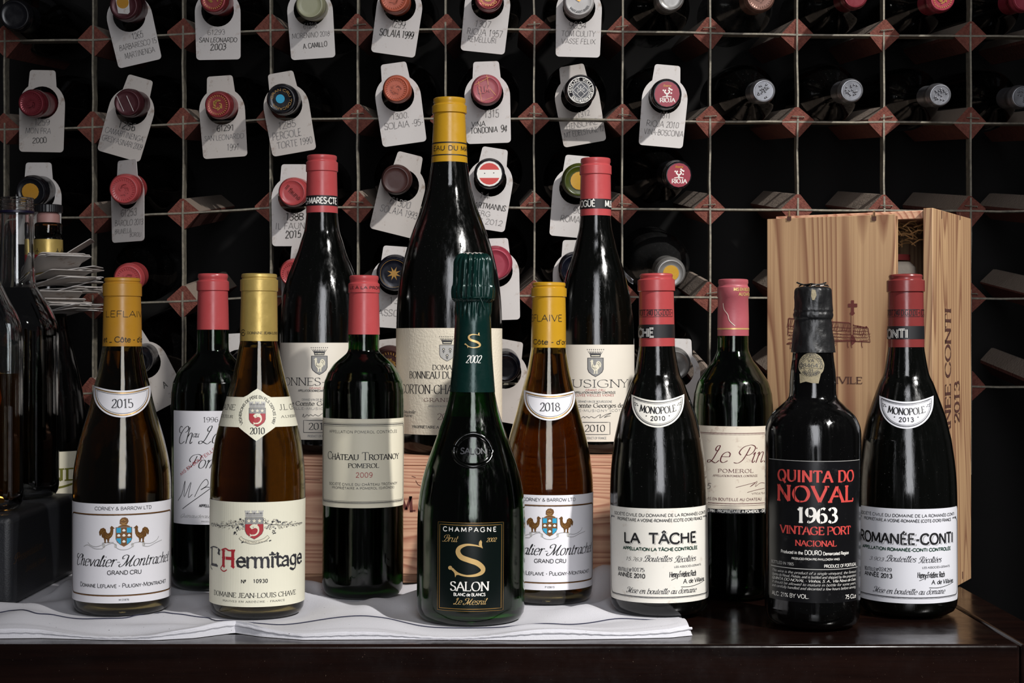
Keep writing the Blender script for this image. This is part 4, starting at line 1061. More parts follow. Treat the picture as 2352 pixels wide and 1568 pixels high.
for r in range(3):
    for k in range(40): x = 290 + k * 20 + random.uniform(-6, 6); yy = 545 + r * 28 + random.uniform(-4, 4); L([(x, yy), (x + random.uniform(4, 14), yy + random.uniform(10, 22)), (x + 16, yy + 3)], .9)
for x in (860, 895, 1000): L([(x, 622), (x, 670), (x + 8, 690)], 1.6)
L([(255, 652), (290, 655), (285, 695), (320, 690)], 1.8); L([(700, 640), (745, 645), (740, 670)], 1.2)
ink.poly([zoomp(*p) for p in ((893, 215), (922, 215), (922, 248), (955, 248), (955, 284), (922, 284), (922, 330), (932, 345), (914, 365), (914, 560), (945, 625), (905, 665), (890, 640), (893, 365), (882, 345), (893, 325), (893, 284), (863, 284), (863, 248), (893, 248))], bk)
ink.poly([zoomp(*p) for p in ((897, 368), (910, 368), (908, 560), (897, 560))], M['pine1'], 2)
for x, y in ((905, 470), (960, 476), (985, 480), (1015, 487), (1045, 482)): ink.disc(*zoomp(x, y), 2.2, bk)
ink.build('branded_drawing', lid)
pms = PlaneMap(UO, uy, uz, -(-ux), up.location); pms = PlaneMap(UO, uy, uz, -ux, up.location)
ink = Ink(pms, .0004)
ink.mp.cell = 0
def side_text(s_, x, ytop, ybot, w_px, wt):
    a0, b0 = pms.to2(x, ybot); a1, b1 = pms.to2(x, ytop); hh = abs(pms.to2(x - w_px, ybot)[0] - a0)
    ink.text2(s_, (a0, b0), (a0, b1), hh, 'serif', wt, M['burn2'])
side_text('ROMANEE CONTI', 2183, 706, 1128, 12.5, 1.35); side_text('2013', 2203, 874, 971, 11, 1.35)
ink.build('side_lettering', up)
# knots, broken nail slots
mb = MB()
for x, y in ((1813, 499), (2008, 499)):
    mb = MB(); a, b = pml.to2(x, y); mb.obox(pml.to3(a - .002, b - .003, .0002), -ux * .004, uz * .004, -uy * .0006, M['burn2']); mb.obox(pml.to3(a - .001, b, .0002), -ux * .002, uz * .006, -uy * .0006, M['pine4']); outward(mb.build('nail_slot', up))
for x, y in ((2162, 494), (2204, 497), (2210, 1322)):
    mb = MB(); a, b = pms.to2(x, y); mb.obox(pms.to3(a, b - .003, .0001), uy * .0018, uz * .007, -ux * .0003, M['burn2']); outward(mb.build('nail_slot', up))
# wood wool and a tissue-wrapped bottle inside
straw = mat('wood_wool', '#8a6238', .8); mb = MB()
for k in range(70):
    w_ = random.uniform(.012, .07); d_ = random.uniform(.012, .05); h_ = random.uniform(UH - .034, UH - .012); p = UO + ux * w_ + uy * d_ + uz * h_ - up.location
    an = random.uniform(0, PI); v = (ux * math.cos(an) + uz * math.sin(an) * .5 + uy * random.uniform(-.3, .3)) * .016
    p = p + (ux * max(0, .024 - w_)); mb.tube([p, p + v * .5 + uz * .002, p + v], .0006, straw, 4)
o = mb.build('wood_wool', up); o['kind'] = 'stuff'
wr = thing('wrapped_bottle', 'tissue-wrapped bottle seen through the gap of the upright crate', 'bottle', UO + ux * .052 + uy * .055 + uz * .0095)
mb = MB(); tis = paper('tissue_paper', '#cdbfae', .8, amt=.15, tex=.8)
mb.lathe([(0, .300), (.016, .299), (.021, .294), (.022, .28), (.023, .25), (.032, .22), (.0385, .19), (.0385, .002), (0, 0)], tis, 40, lambda r, t, z: (r * (1 + .03 * math.sin(7 * t + z * 30)), z))
mb.build('tissue', wr, 50)
mb = MB(); mb.lathe([(0, .306), (.0155, .306), (.0158, .3005), (0, .3003)], M['darkred'], 24); mb.build('bottle_top', wr)

# ---------------------------------------------------------------- black case at the picture edge
bx = thing('black_case', 'black leather-look presentation case under the open bottles', 'case', (-.52, 1.47, CT + .0004))
m, nt, b = new_mat('black_leatherette'); v = coords(nt); nt.links.new(mix(nt, noise(nt, v, 30, 4), '#1b1d22', '#0e0f12'), b.inputs['Base Color']); b.inputs['Roughness'].default_value = .5
bump(nt, b, noise(nt, v, 700, 3), .5, .0006); M['leather'] = m
def bb(name, lo, hi, bev=.006):
    mb = MB(); mb.box(tuple(a - c for a, c in zip(lo, bx.location)), tuple(a - c for a, c in zip(hi, bx.location)), M['leather']); o = mb.build(name, bx, 35, bev); o.modifiers[0].segments = 4; return o
bb('case_body', (-.607, 1.365, CT + .0004), (-.436, 1.577, T + .0815))
pmb = PlaneMap((-.436, 1.365, T), (0, 1, 0), (0, 0, 1), (1, 0, 0), bx.location); ink = Ink(pmb, .0014)
a0, b0 = pmb.to2(45, 1290); a1, b1 = pmb.to2(108, 1256)
ink.text2('Presentation', (.004, .040), (.085, .0425), .007, 'script', 1.0, M['brown']); ink.text2('London Street', (.035, .028), (.095, .0295), .005, 'script', 1.0, M['brown'])
ink.build('gilt_script', bx)
# ---------------------------------------------------------------- emblems (drawn in photograph pixels about a centre)
ROO = [(0.3, 5.2), (0, 7.2), (1, 9), (2.8, 9.6), (4.2, 8.6), (4.6, 6.8), (5.6, 6), (6.8, 6.6), (7.2, 8.2), (7, 9.6), (7.8, 10.6), (8.6, 10.2), (9.2, 9.6), (10, 9), (9, 8.8), (9, 7.6), (8.8, 5.6), (8, 4), (6.6, 2.8), (6.2, 1), (7, .2), (5.2, .2), (5.4, 1.2), (5, 2.6), (4.4, 2.6), (4.2, 1), (4.8, .2), (3, .2), (3.4, 1.2), (3, 3.2), (1.8, 4), (1.4, 6), (1, 4.6)]
def rooster(ink, x0, y0, w, h, m, flip=False, lay=1, hi=None):
    f = lambda p: (x0 + (w - p[0] * w / 10 if flip else p[0] * w / 10), y0 - p[1] * h / 10.6)
    q = [f(p) for p in ROO]; ink.poly(q, m, lay)
    if hi:
        for c in (((7.4, 7), (7.8, 5.4), (7, 4.2)), ((1, 6.4), (1.6, 8), (3, 8.6)), ((2, 5.6), (2.4, 7), (3.6, 7.4)), ((5, 5), (6.4, 4.2), (7.2, 5)), ((4, 4.4), (5.2, 3.6), (6.2, 3.8))): ink.line([f(p) for p in c], .8, hi, lay + 1, True)
def shield(ink, cx, y0, w, h, m, lay=1):
    ink.poly([(cx - w / 2, y0), (cx + w / 2, y0), (cx + w / 2, y0 + h * .6), (cx + w * .42, y0 + h * .76), (cx + w * .22, y0 + h * .9), (cx, y0 + h), (cx - w * .22, y0 + h * .9), (cx - w * .42, y0 + h * .76), (cx - w / 2, y0 + h * .6)], m, lay)
def crown(ink, cx, y0, w, h, m, lay=1):
    q = [(cx - w * .30, y0 + h), (cx - w * .33, y0 + h * .72)]
    n = 8
    for k in range(n + 1):
        x = cx - w / 2 + w * k / n; xb = cx - w * .33 + w * .66 * k / n
        q.append((x, y0 + h * .22)); 
        if k < n: q.append((xb + w * .04, y0 + h * .66))
    q += [(cx + w * .33, y0 + h * .72), (cx + w * .30, y0 + h)]
    ink.poly(q, m, lay)
    for k in range(n + 1): ink.disc(cx - w / 2 + w * k / n, y0 + h * .13, w * .028, m, lay)
    ink.line([(cx - w * .26, y0 + h * .84), (cx + w * .26, y0 + h * .84)], h * .1, M['cream'], lay + 1)
def castle(ink, cx, y0, w, h, m, lay=1):
    for k in (-1, 0, 1):
        x = cx + k * w * .36; ww = w * .22; ink.poly([(x - ww / 2, y0 + h * .9), (x - ww / 2, y0 + h * .22), (x - ww * .62, y0 + h * .2), (x - ww * .62, y0), (x - ww * .3, y0), (x - ww * .3, y0 + h * .12), (x - ww * .1, y0 + h * .12), (x - ww * .1, y0), (x + ww * .12, y0), (x + ww * .12, y0 + h * .12), (x + ww * .34, y0 + h * .12), (x + ww * .34, y0), (x + ww * .62, y0), (x + ww * .62, y0 + h * .2), (x + ww / 2, y0 + h * .22), (x + ww / 2, y0 + h * .9)], m, lay)
        ink.line([(x, y0 + h * .3), (x, y0 + h * .55)], w * .03, M['ink'], lay + 1)
    ink.poly([(cx - w * .46, y0 + h * .42), (cx + w * .46, y0 + h * .42), (cx + w * .44, y0 + h), (cx - w * .44, y0 + h)], m, lay)
    for r in range(3): ink.line([(cx - w * .44, y0 + h * (.55 + r * .15)), (cx + w * .44, y0 + h * (.55 + r * .15))], .6, M['ink'], lay + 1)
    ink.line([(cx - w * .46, y0 + h * .42), (cx + w * .46, y0 + h * .42)], .8, M['ink'], lay + 1)
def dolphin(ink, cx, cy, s, m, lay=3):
    P = [(-.55, .35), (-.3, .55), (.05, .62), (.38, .42), (.5, .05), (.36, -.35), (.02, -.6), (-.35, -.62)]
    ink.line([(cx + a * s, cy - b * s) for a, b in P], s * .42, m, lay, True, lambda t: .35 + 1.1 * math.sin(min(1, t * 1.6 + .18) * PI / 1.05) ** .8 * (1 - .55 * t))
    ink.poly([(cx - .3 * s, cy + .6 * s), (cx - .72 * s, cy + .4 * s), (cx - .6 * s, cy + .62 * s), (cx - .78 * s, cy + .85 * s), (cx - .42 * s, cy + .74 * s)], m, lay)
    ink.poly([(cx + .1 * s, cy - .7 * s), (cx + .35 * s, cy - .98 * s), (cx + .36 * s, cy - .55 * s)], m, lay); ink.disc(cx - .2 * s, cy - .46 * s, s * .06, M['ink'], lay + 1)
def arms_shield(ink, cx, y0, w, h, top, seedm):
    """mural crown, starred chief, red field with a dolphin"""
    castle(ink, cx, y0, w * 1.06, h * .24, M['lgrey'])
    shield(ink, cx, y0 + h * .25, w + 1.6, h * .76, M['ink'], 1); shield(ink, cx, y0 + h * .26, w, h * .74, M['rink'], 2)
    ink.poly([(cx - w / 2, y0 + h * .26), (cx + w / 2, y0 + h * .26), (cx + w / 2, y0 + h * .48), (cx - w / 2, y0 + h * .48)], M['grey'], 3)
    for k in (-1, 0, 1):
        x, y, r = cx + k * w * .3, y0 + h * .37, w * .13
        ink.poly([(x + (r if q % 2 == 0 else r * .42) * math.sin(q * PI / 5), y - (r if q % 2 == 0 else r * .42) * math.cos(q * PI / 5)) for q in range(10)], M['cream'], 4)
    dolphin(ink, cx + w * .03, y0 + h * .71, w * .42, M['cream'], 3)
def garland(ink, xa, xb, y0, y1, rnd):
    n = 80
    for k in range(n):
        t = k / n; x = xa + (xb - xa) * t; hh = (y1 - y0) * (.18 + .55 * t) ; y = (y0 + y1) / 2 - 4 + rnd.uniform(-1, 1) * hh * .5; r = rnd.uniform(1.6, 3.6) * (.5 + .8 * t)
        a0 = rnd.uniform(0, 6); q = [(x + (r if q_ % 2 else r * .45) * math.cos(a0 + q_ * PI / 5), y + (r if q_ % 2 else r * .45) * math.sin(a0 + q_ * PI / 5)) for q_ in range(10)]
        ink.poly(q, M['ink'] if k % 3 else M['grey'], 1)
        if k % 2: ink.disc(x, y, r * .45, M['cream'], 3)
    for k in range(10):
        x = xa + (xb - xa) * (.68 + .1 * rnd.random()); ink.disc(x, y1 - 1 - rnd.random() * 9, 1.2, M['ink'], 2)
    ink.line([(xa, (y0 + y1) / 2 - 8), ((xa + xb) / 2, (y0 + y1) / 2 - 2), (xb, (y0 + y1) / 2 - 6)], 1.0, M['ink'], 1, True)

def crescent(B, cx, yc_top, yc_bot, x0, x1, yedge, paperm, name='neck_label'):
    """half-moon vintage label; rows of the top middle, bottom middle and upper corners"""
    mp = BotMap(B, (yc_top + yc_bot) / 2, .004); hw = (x1 - x0) / 2; cx = (x0 + x1) / 2
    def outline(ins):
        q = []; n = 14; e = yedge + ins * 1.3; hw_ = hw - ins
        for k in range(n + 1):
            t = -1 + 2 * k / n; q.append((cx + t * hw_, yc_top + ins + (e - yc_top - ins) * t * t))
        for k in range(1, n * 2):
            t = PI * k / (2 * n); yy = yedge + 9 + ins * .4
            q.append((cx + hw_ * math.cos(t) ** 1 * (1 if True else 1), yy + (yc_bot - ins - yy) * math.sin(t) ** .85))
        return q
    mb = MB(); patch(mb, [mp.to2(*p) for p in outline(0)][::-1], lambda a, b: mp.to3(a, b, .0002), M[paperm], mp.cell, .004)
    o = mb.build(name, B.root, 60); return o, mp, outline, cx

def arc_curve(px_, k): return lambda t: px_ * t * t * k

# ---------------------------------------------------------------- white burgundies with the two gilt roosters
def leflaive(B, cxe, y0, s, num, cap, cap_args, vint, nl):
    X = lambda x: cxe + (x - 284.5) * s
    Yy = lambda y: y0 + (y - 1156.7) * s
    lab, mp = B.label(-97, 97, Yy(1156.7), Yy(1385.4), M['pw'])
    ink = Ink(mp)
    B.frame(ink, -80, 80, Yy(1181.8), Yy(1368), 3.0 * s, M['brown'], .006); B.frame(ink, -79.2, 79.2, Yy(1183.4), Yy(1366.4), .8 * s, M['ink'], .0055, 1)
    ink.text('CORNEY & BARROW LTD', X(220), X(346), Yy(1171.5), 7.4 * s, 'sans', 1.4, M['ink'])
    em = Ink(mp); sh = (X(284.5), Yy(1211.5))
    for fl, a in ((False, 229.5), (True, 305.5)): rooster(em, X(a), Yy(1247), 35 * s, 40 * s, M['brown'], fl, 1, M['gbold'])
    shield(em, X(284.5), Yy(1210.5), 36.5 * s, 45 * s, M['brown'], 1)
    for a, b, c, d in ((268, 1212, 278, 1223.5), (291, 1212, 301, 1223.5)): em.poly([(X(a), Yy(b)), (X(c), Yy(b)), (X(c), Yy(d)), (X(a), Yy(d))], M['blue'], 2)
    em.poly([(X(268), Yy(1236)), (X(278), Yy(1236)), (X(278), Yy(1250)), (X(273), Yy(1246.5)), (X(268), Yy(1240))], M['blue'], 2); em.poly([(X(291), Yy(1236)), (X(301), Yy(1236)), (X(301), Yy(1240)), (X(296), Yy(1246.5)), (X(291), Yy(1250))], M['blue'], 2)
    for a, b in ((284.5, 1218), (273, 1229.5), (284.5, 1229.5), (296, 1229.5), (284.5, 1243.5)):
        em.poly([(X(a - 4), Yy(b + 1)), (X(a - 2), Yy(b - 2.4)), (X(a), Yy(b - 3.4)), (X(a + 2), Yy(b - 2.4)), (X(a + 4), Yy(b + 1)), (X(a + 1.4), Yy(b + 2.6)), (X(a - 1.4), Yy(b + 2.6))], M['white'], 3)
    em.poly([(X(x), Yy(y)) for x, y in ((275, 1203), (275.5, 1194), (280, 1189), (287, 1188), (293, 1191), (295, 1197), (293, 1202), (290.5, 1205), (299, 1210), (271, 1210), (280, 1205))], M['brown'], 1)
    for c in (((279, 1196), (283, 1193), (288, 1196)), ((278, 1200), (284, 1202), (290, 1199)), ((272, 1209), (284, 1204), (298, 1209))): em.line([(X(x), Yy(y)) for x, y in c], .9 * s, M['gbold'], 2, True)
    for pts in (((196, 1252), (205, 1249), (220, 1258), (237, 1259)), ((205, 1243), (210, 1249), (222, 1254), (236, 1250), (240, 1247)), ((237, 1259), (244, 1252), (258, 1247), (266, 1250), (268, 1256)), ((266, 1256), (276, 1262), (292, 1262), (304, 1256)),
                ((300, 1252), (310, 1247), (324, 1246), (331, 1251), (328, 1255)), ((327, 1255), (340, 1256), (356, 1248), (369, 1242)), ((331, 1249), (345, 1249), (358, 1241), (362, 1233)), ((236, 1246), (248, 1245), (262, 1245))):
        em.line([(X(x), Yy(y)) for x, y in pts], 1.1 * s, M['grey'], 1, True)
    for a, b in ((240, 1252), (266, 1253), (304, 1252), (328, 1251)): em.poly([(X(a - 3), Yy(b - 5)), (X(a + 3), Yy(b - 4)), (X(a + 2), Yy(b + 5)), (X(a - 2.5), Yy(b + 4))], M['lgrey'], 0)
    em.build('emblem', lab)
    ink.text('Chevalier-Montrachet', X(180), X(383), Yy(1301), 25 * s, 'script', 1.05, M['black'])
    ink.text('GRAND CRU', X(247), X(324), Yy(1319.5), 9 * s, 'sans', 1.7, M['black'])
    ink.text('Domaine Leflaive - Puligny-Montrachet', X(188), X(378), Yy(1349.5), 9.4 * s, 'sans', 1.35, M['black'], sc=.78)
    ink.text(num, X(273), X(296), Yy(1379.5), 4 * s, 'sans', 1.6, M['ink']); ink.build('lettering', lab)
    c = B.capsule(M[cap]); ci = Ink(BotMap(B, 740, .003), .0006)
    for a in cap_args: ci.text(*a)
    ci.build('capsule_lettering', c)
    n, mp2, outl, cc = crescent(B, 0, *nl, 'pw'); ni = Ink(mp2, .00035)
    for ins, w, m in ((5.5, 2.2, 'gbold'), (9, .9, 'ink'), (4.2, .6, 'ink')):
        q = outl(ins); ni.line(q + [q[0]], w, M[m])
    ni.text(*vint); ni.build('lettering', n)

BURG15 = [(638.5, 37.5), (640, 39.6), (645.5, 40.2), (647.5, 38.6), (650, 38.8), (652, 43), (680, 43.2), (681.6, 40.8), (720, 42.2), (795, 43.6), (853, 54), (884, 62), (920, 69.5), (955, 79), (1006, 94), (1057, 105), (1100, 109.5), (1150, 110.2), (1385, 110)]
CTB = CT + .0001
b15 = Bottle('wine_bottle', 'white burgundy bottle with ochre capsule, half-moon 2015 label and two gilt roosters', 'wine bottle', 280, 281, 1.356, CTB, BURG15, 795)
b15.glass(M['gwhite'], M['wwhite'], 806)
leflaive(b15, 284.5, 1156.7, 1, 'M 01876', 'ochre', [('LEFLAIVE', '-58', '98', 727.6, 14, 'sans', .85, M['black']), ('et _ Côte - d\'or', '-66', '84', 785.2, 12, 'sans', 1.35, M['black'])],
         ('2015', 256, 306, 936, 19, 'serif', 1.5, M['ink']), (897, 958.5, 216.5, 344.5, 884))
k_ = .955
L18 = [(CY + (y - CY) * 1.0, h) for y, h in BURG15]
L18 = [(649, 35.2), (650.5, 37), (656, 37.4), (658, 35.9), (660.4, 36), (662, 39.8), (681, 40), (682.8, 37.4), (730, 38.6), (798, 39.4), (853, 49), (890, 58.5), (920, 66), (955, 75), (1006, 89), (1057, 99), (1100, 104), (1140, 105), (1350, 105)]
b18 = Bottle('wine_bottle', 'white burgundy bottle with bright yellow capsule and half-moon 2018 label, partly behind the green-foiled one', 'wine bottle', 1255.5, 1261, 1.413, CTB, L18, 798)
b18.glass(M['gwhite'], M['wwhite'], 812)
leflaive(b18, 1262.5, 1137, .955, 'P 03615', 'yellow', [('LEFLAIVE', '-98', '50', 737.5, 15, 'sans', .85, M['black']), ('Côte - d\'or.', '-59', '78', 790.3, 11, 'sans', 1.35, M['black'])],
         ('2018', 1239, 1287, 943.6, 18.5, 'serif', 1.5, M['ink']), (905.5, 965.5, 1203.5, 1321, 895))

# ---------------------------------------------------------------- gold-capsuled bottle with the gothic title
CH = [(629, 37), (630.5, 39.4), (636.5, 40), (638.5, 38.3), (641, 38.5), (643, 42.2), (668, 42.2), (669.8, 40), (720, 41.4), (783, 42.3), (820, 49.5), (853, 57), (904, 70), (955, 84), (1006, 97), (1057, 104.5), (1100, 107.5), (1150, 108.2), (1385, 108)]
bc = Bottle('wine_bottle', 'white wine bottle with gold capsule, cream label, red dolphin arms and gothic title', 'wine bottle', 590.5, 595.5, 1.34, CTB, CH, 783)
bc.glass(M['gwhite'], M['wwhite'], 798)
cp = bc.capsule(M['gold']); ci = Ink(BotMap(bc, 767, .003), .0006)
ci.text('DOMAINE JEAN-LOUIS CHAVE', 569, '112', 767, 5.6, 'serif', 1.5, M['black'])
ci.line([(560 + 4.2 * math.cos(t * PI / 6), 764 + 7 * math.sin(t * PI / 6)) for t in range(12)], 1.4, M['black']); ci.line([(557, 766), (560, 762), (562, 765)], 1.8, M['black'])
ci.build('capsule_lettering', cp)
lab, mp = bc.label(-96, 96, 1153.3, 1394, M['pc'])
zc = lambda x, y: (470 + x / 5.058, 1130 + y / 5.058)
em = Ink(mp); arms_shield(em, 584, 1171.5, 40, 66, 0, 0); rnd = random.Random(3)
garland(em, 488, 562, 1189, 1227, rnd); garland(em, 692, 606, 1189, 1227, rnd)
em.line([zc(*p) for p in ((415, 520), (450, 555), (560, 585), (680, 560), (740, 515))], 7.5, M['ink'], 1, True); em.line([zc(*p) for p in ((418, 521), (450, 555), (560, 585), (680, 560), (737, 516))], 5.8, M['cream'], 2, True)
em.text('A BON TAING BON VIN', 558, 614, 1247, 3.6, 'sans', 1.1, M['ink'], lay=3, curve=lambda t: .0012 * t * t)
for a in ((430, 585), (745, 570)): em.line([zc(a[0], a[1]), zc(a[0] + 25, a[1] - 10)], 2.4, M['ink'], 1)
em.build('emblem', lab)
ink = Ink(mp)
ink.text("L'", 487, 508, 1296, 37, 'black', 2.2, M['ink']); ink.text('H', 511, 541, 1299, 35, 'black', 2.7, M['rink'])
ink.line([zc(*p) for p in ((215, 845), (195, 880), (230, 912), (265, 895))], 2.6, M['rink'], 0, True); ink.line([zc(*p) for p in ((100, 815), (82, 850), (100, 888))], 2.2, M['ink'], 0, True)
ink.line([zc(*p) for p in ((205, 665), (250, 650), (290, 672), (360, 670))], 3.4, M['rink'], 0, True); ink.line([zc(*p) for p in ((80, 640), (115, 625), (160, 640))], 3, M['ink'], 0, True)
ink.line([zc(*p) for p in ((252, 672), (250, 840))], 1.2, M['cream'], 2); ink.line([zc(*p) for p in ((118, 650), (117, 810))], 1.0, M['cream'], 2)
ink.text('ermïtage', 543, 691, 1302, 34, 'black', 2.1, M['ink'])
ink.text('N°', 554, 565.5, 1338.6, 8, 'sans', 2, M['black']); ink.text('10930', 581.5, 614.5, 1338.2, 8, 'sans', 2, M['black'], track=1.6)
ink.text('DOMAINE JEAN-LOUIS CHAVE', 493.5, 678, 1372.5, 10.5, 'serif', 1.5, M['black'])
ink.text('MAUVES EN ARDÈCHE - FRANCE', 513.5, 653, 1383.5, 3.8, 'serif', 2, M['ink'], track=2)
ink.build('lettering', lab)
mp = BotMap(bc, 950, .004); zn = lambda x, y: (470 + x / 5.058, 860 + y / 5.058)
mid = [mp.to2(*zn(*p)) for p in ((455, 262), (500, 240), (560, 195), (612, 163), (665, 195), (720, 238), (770, 262))]
mid2 = [mp.to2(*zn(*p)) for p in ((820, 608), (710, 690), (600, 773), (500, 695), (400, 610))]
bt = (mid[0][1] + mid[-1][1]) / 2; bb_ = (mid2[0][1] + mid2[-1][1]) / 2; a_ = mp.ang(100)
q = [(-a_, bt)] + mid + [(a_, bt), (a_, bb_)] + mid2 + [(-a_, bb_)]
mb = MB(); patch(mb, q[::-1], lambda a, b: mp.to3(a, b, .0002), M['pc'], mp.cell, .004); nl = mb.build('neck_label', bc.root, 60)
em = Ink(mp, .00035); arms_shield(em, 591, 921.5, 36, 58, 0, 0); em.build('emblem', nl)
ink = Ink(mp, .00035); c2 = mp.to2(591, 951); kk = mp.px(0)
ring_text(ink, 'VIGNERONS DE PÈRE EN FILS DEPUIS 1481', c2[0], c2[1], 36.5 * kk, 216, -34, 6.2 * kk, 1.5, M['black'], 'serif')
ink.text('2010', 573.5, 607.8, 996.3, 14, 'serif', 1.5, M['black']); ink.text('DOMAINE', '-118', 541, 942, 12, 'serif', 1.3, M['black']); ink.text('VITICULTEUR', '-95', 536, 960.5, 6, 'serif', 1.6, M['black'])
ink.text('J.L. CHAVE', 641, '112', 942, 12.5, 'serif', 1.3, M['black']); ink.text("A L'HERMITAGE", 645, '104', 960, 5.4, 'serif', 1.6, M['black']); ink.build('lettering', nl)

# ---------------------------------------------------------------- Bordeaux shaped bottles
TR = [(633, 30), (634.6, 32.4), (641, 33), (644, 31.4), (649, 31.6), (652, 35.2), (672, 35.6), (674, 33.6), (720, 34.8), (768, 36), (795, 35.2), (808, 37.5), (817, 46), (827, 58), (836.5, 68), (855, 81), (875, 89), (894, 92), (930, 92.9), (1365, 92.6)]
bt_ = Bottle('wine_bottle', 'red bordeaux bottle with coral capsule and ivory double-framed 2009 label', 'wine bottle', 833, 836, 1.437, CTB, TR, 768)
g = bt_.glass(M['gneck'], M['wred'], 803)
cp = bt_.capsule(M['red']); ci = Ink(BotMap(bt_, 663), .0006); ci.text('LE À LA PROPRIÉTÉ', '-60', '125', 663, 6, 'sans', 1.6, M['black']); ci.build('capsule_lettering', cp)
lab, mp = bt_.label(-84, 84, 962, 1166.8, M['pt'], rad=.003)
ink = Ink(mp)
for ins, w in ((0, .7), (1.6, 1.8), (3.4, .7)): bt_.frame(ink, -79 + ins * .8, 79 - ins * .8, 972.5 + ins * 2, 1157 - ins * 1.6, w, M['ink'], .0035)
ink.text('APPELLATION POMEROL CONTRÔLÉE', 757.7, 911, 995, 6, 'sans', 1.2, M['ink'], track=1)
ink.text('Château Trotanoy', 753.8, 915, 1055.9, 17, 'serif', 1.35, M['black'], sc=.7)
ink.text('POMEROL', 799.7, 870.4, 1074.2, 9.6, 'serif', 1.9, M['black']); ink.text('2009', 816.8, 855.9, 1096.2, 11, 'sans', 1.2, M['rink'], track=1)
ink.text('SOCIÉTÉ CIVILE DU CHÂTEAU TROTANOY', 757.4, 911.7, 1115.3, 5.4, 'sans', 1.5, M['ink'], track=.7); ink.text('PROPRIÉTAIRE A POMEROL (GIRONDE)', 763.8, 904.8, 1123.8, 5, 'sans', 1.5, M['ink'], track=.7)
ink.build('lettering', lab)

LF = [(629, 31.5), (630.6, 33), (637, 33.6), (640, 32), (644, 32.2), (647, 35.8), (667, 36), (669, 33.4), (710, 34.6), (757, 35.6), (795, 35.6), (808, 38), (818, 46), (828, 56), (840, 68), (853, 79), (878, 90), (900, 93.5), (940, 94.4), (1345, 94)]
bl_ = Bottle('wine_bottle', 'red bordeaux bottle with coral capsule and script 1996 label, standing behind the gold-capsuled one', 'wine bottle', 489, 489, 1.488, CTB, LF, 757)
bl_.glass(M['gneck'], M['wred'], 790); bl_.capsule(M['red'])
lab, mp = bl_.label(-67, 67, 943.6, 1204.6, M['pw'], rad=.001)
ink = Ink(mp)
ink.text('1996', 466, 501.5, 969, 11, 'serif', 1.2, M['black']); ink.text('Ch', 411, 441, 1017.6, 38, 'script', .62, M['black']); ink.text('au', 443, 457, 1003.6, 14, 'script', 1.0, M['black']); ink.text('Lafleur', 455, 574, 1017.6, 38, 'script', .62, M['black'])
ink.text('Pomerol', 434, 548, 1075, 29, 'script', .75, M['black'])
a = mp.to2(418, 1092); b_ = mp.to2(556, 984); ink.text2('MIS EN BOUTEILLE AU CHATEAU', a, b_, .0029, 'sans', 1.3, M['rink'], lay=1)
ink.line([(411, 1148), (420, 1132), (427, 1103), (425, 1140), (440, 1106), (434, 1140), (443, 1134)], 1.3, M['black'], 0, True)
ink.line([(448, 1140), (462, 1112), (474, 1100), (478, 1112), (462, 1124), (474, 1118), (483, 1118), (492, 1106), (498, 1116), (510, 1112)], 1.3, M['black'], 0, True); ink.line([(421, 1167), (455, 1142), (490, 1117), (520, 1100)], 1.5, M['black'], 0, True)
ink.text('APPELLATION POMEROL CONTROLÉE', 458, 566, 1163.8, 6, 'sans', 2.3, M['black']); ink.text('Guinaudeau, Viticulteur', 416, 550, 1189, 8, 'script', 1.3, M['grey']); ink.text('PRODUIT DE FRANCE', 463, 520, 1199, 3, 'sans', 1.6, M['grey'])
ink.build('lettering', lab)

LP = [(641.5, 31), (643, 33.2), (650, 33.8), (653, 32.4), (657, 32.8), (660, 35.7), (681, 35.8), (683.5, 33.9), (730, 35), (771, 35), (800, 35.6), (812, 39), (827, 46), (840, 56), (853, 65), (866, 74), (878, 81), (904, 88.5), (930, 91), (1365, 91)]
bp = Bottle('wine_bottle', 'red bordeaux bottle with torn faded rose capsule and stained maroon-script label', 'wine bottle', 1682.5, 1684, 1.443, T + .0003, LP, 771)
bp.glass(M['gneck'], M['wred'], 797)
cp = bp.capsule(M['rose']); ci = Ink(BotMap(bp, 667), .0006)
ci.text('MIS EN BOUTEILLE', '2', '100', 667.6, 7, 'sans', 1.9, M['gblight']); ci.text('AU CHATEAU', '20', '92', 678.6, 7, 'sans', 1.9, M['gblight'])
ci.line([(1662, 696), (1664, 710), (1672, 722), (1676, 736), (1688, 748)], 1.5, M['pp'], 0, True); ci.build('capsule_lettering', cp); bp.band(753, 756.4, M['gblight'], 'gilt_band', cp)
lab, mp = bp.label(-76, 76, 979, 1179.5, M['pp'])
ink = Ink(mp); a0, a1 = mp.ang(-76), mp.ang(76)
def hline(ink, B, y, d0, d1, w, m, lay=0): ink.line2([(ink.mp.ang(d0), B.zf(y)), (ink.mp.ang(d1), B.zf(y))], w * ink.mp.px(y), m, lay)
hline(ink, bp, 1174.7, -76, 76, 9.8, M['black']); hline(ink, bp, 995, -76, 76, 1.4, M['mink']); hline(ink, bp, 998, -76, 76, .7, M['mink']); hline(ink, bp, 1156.6, -76, 76, 1.4, M['mink']); hline(ink, bp, 1161, -76, 76, .7, M['mink'])
ink.text('Le', 1624, 1672, 1061.7, 37, 'script', .75, M['mink']); ink.text('Pin.', 1693, 1757, 1061.7, 37, 'script', .75, M['mink'])
ink.text('POMEROL', 1649.5, 1730, 1085.3, 8, 'serif', 1.6, M['mink'], track=1); ink.text('APPELLATION POMEROL CONTROLÉE', 1638, 1739, 1095, 4.4, 'serif', 1.5, M['mink'])
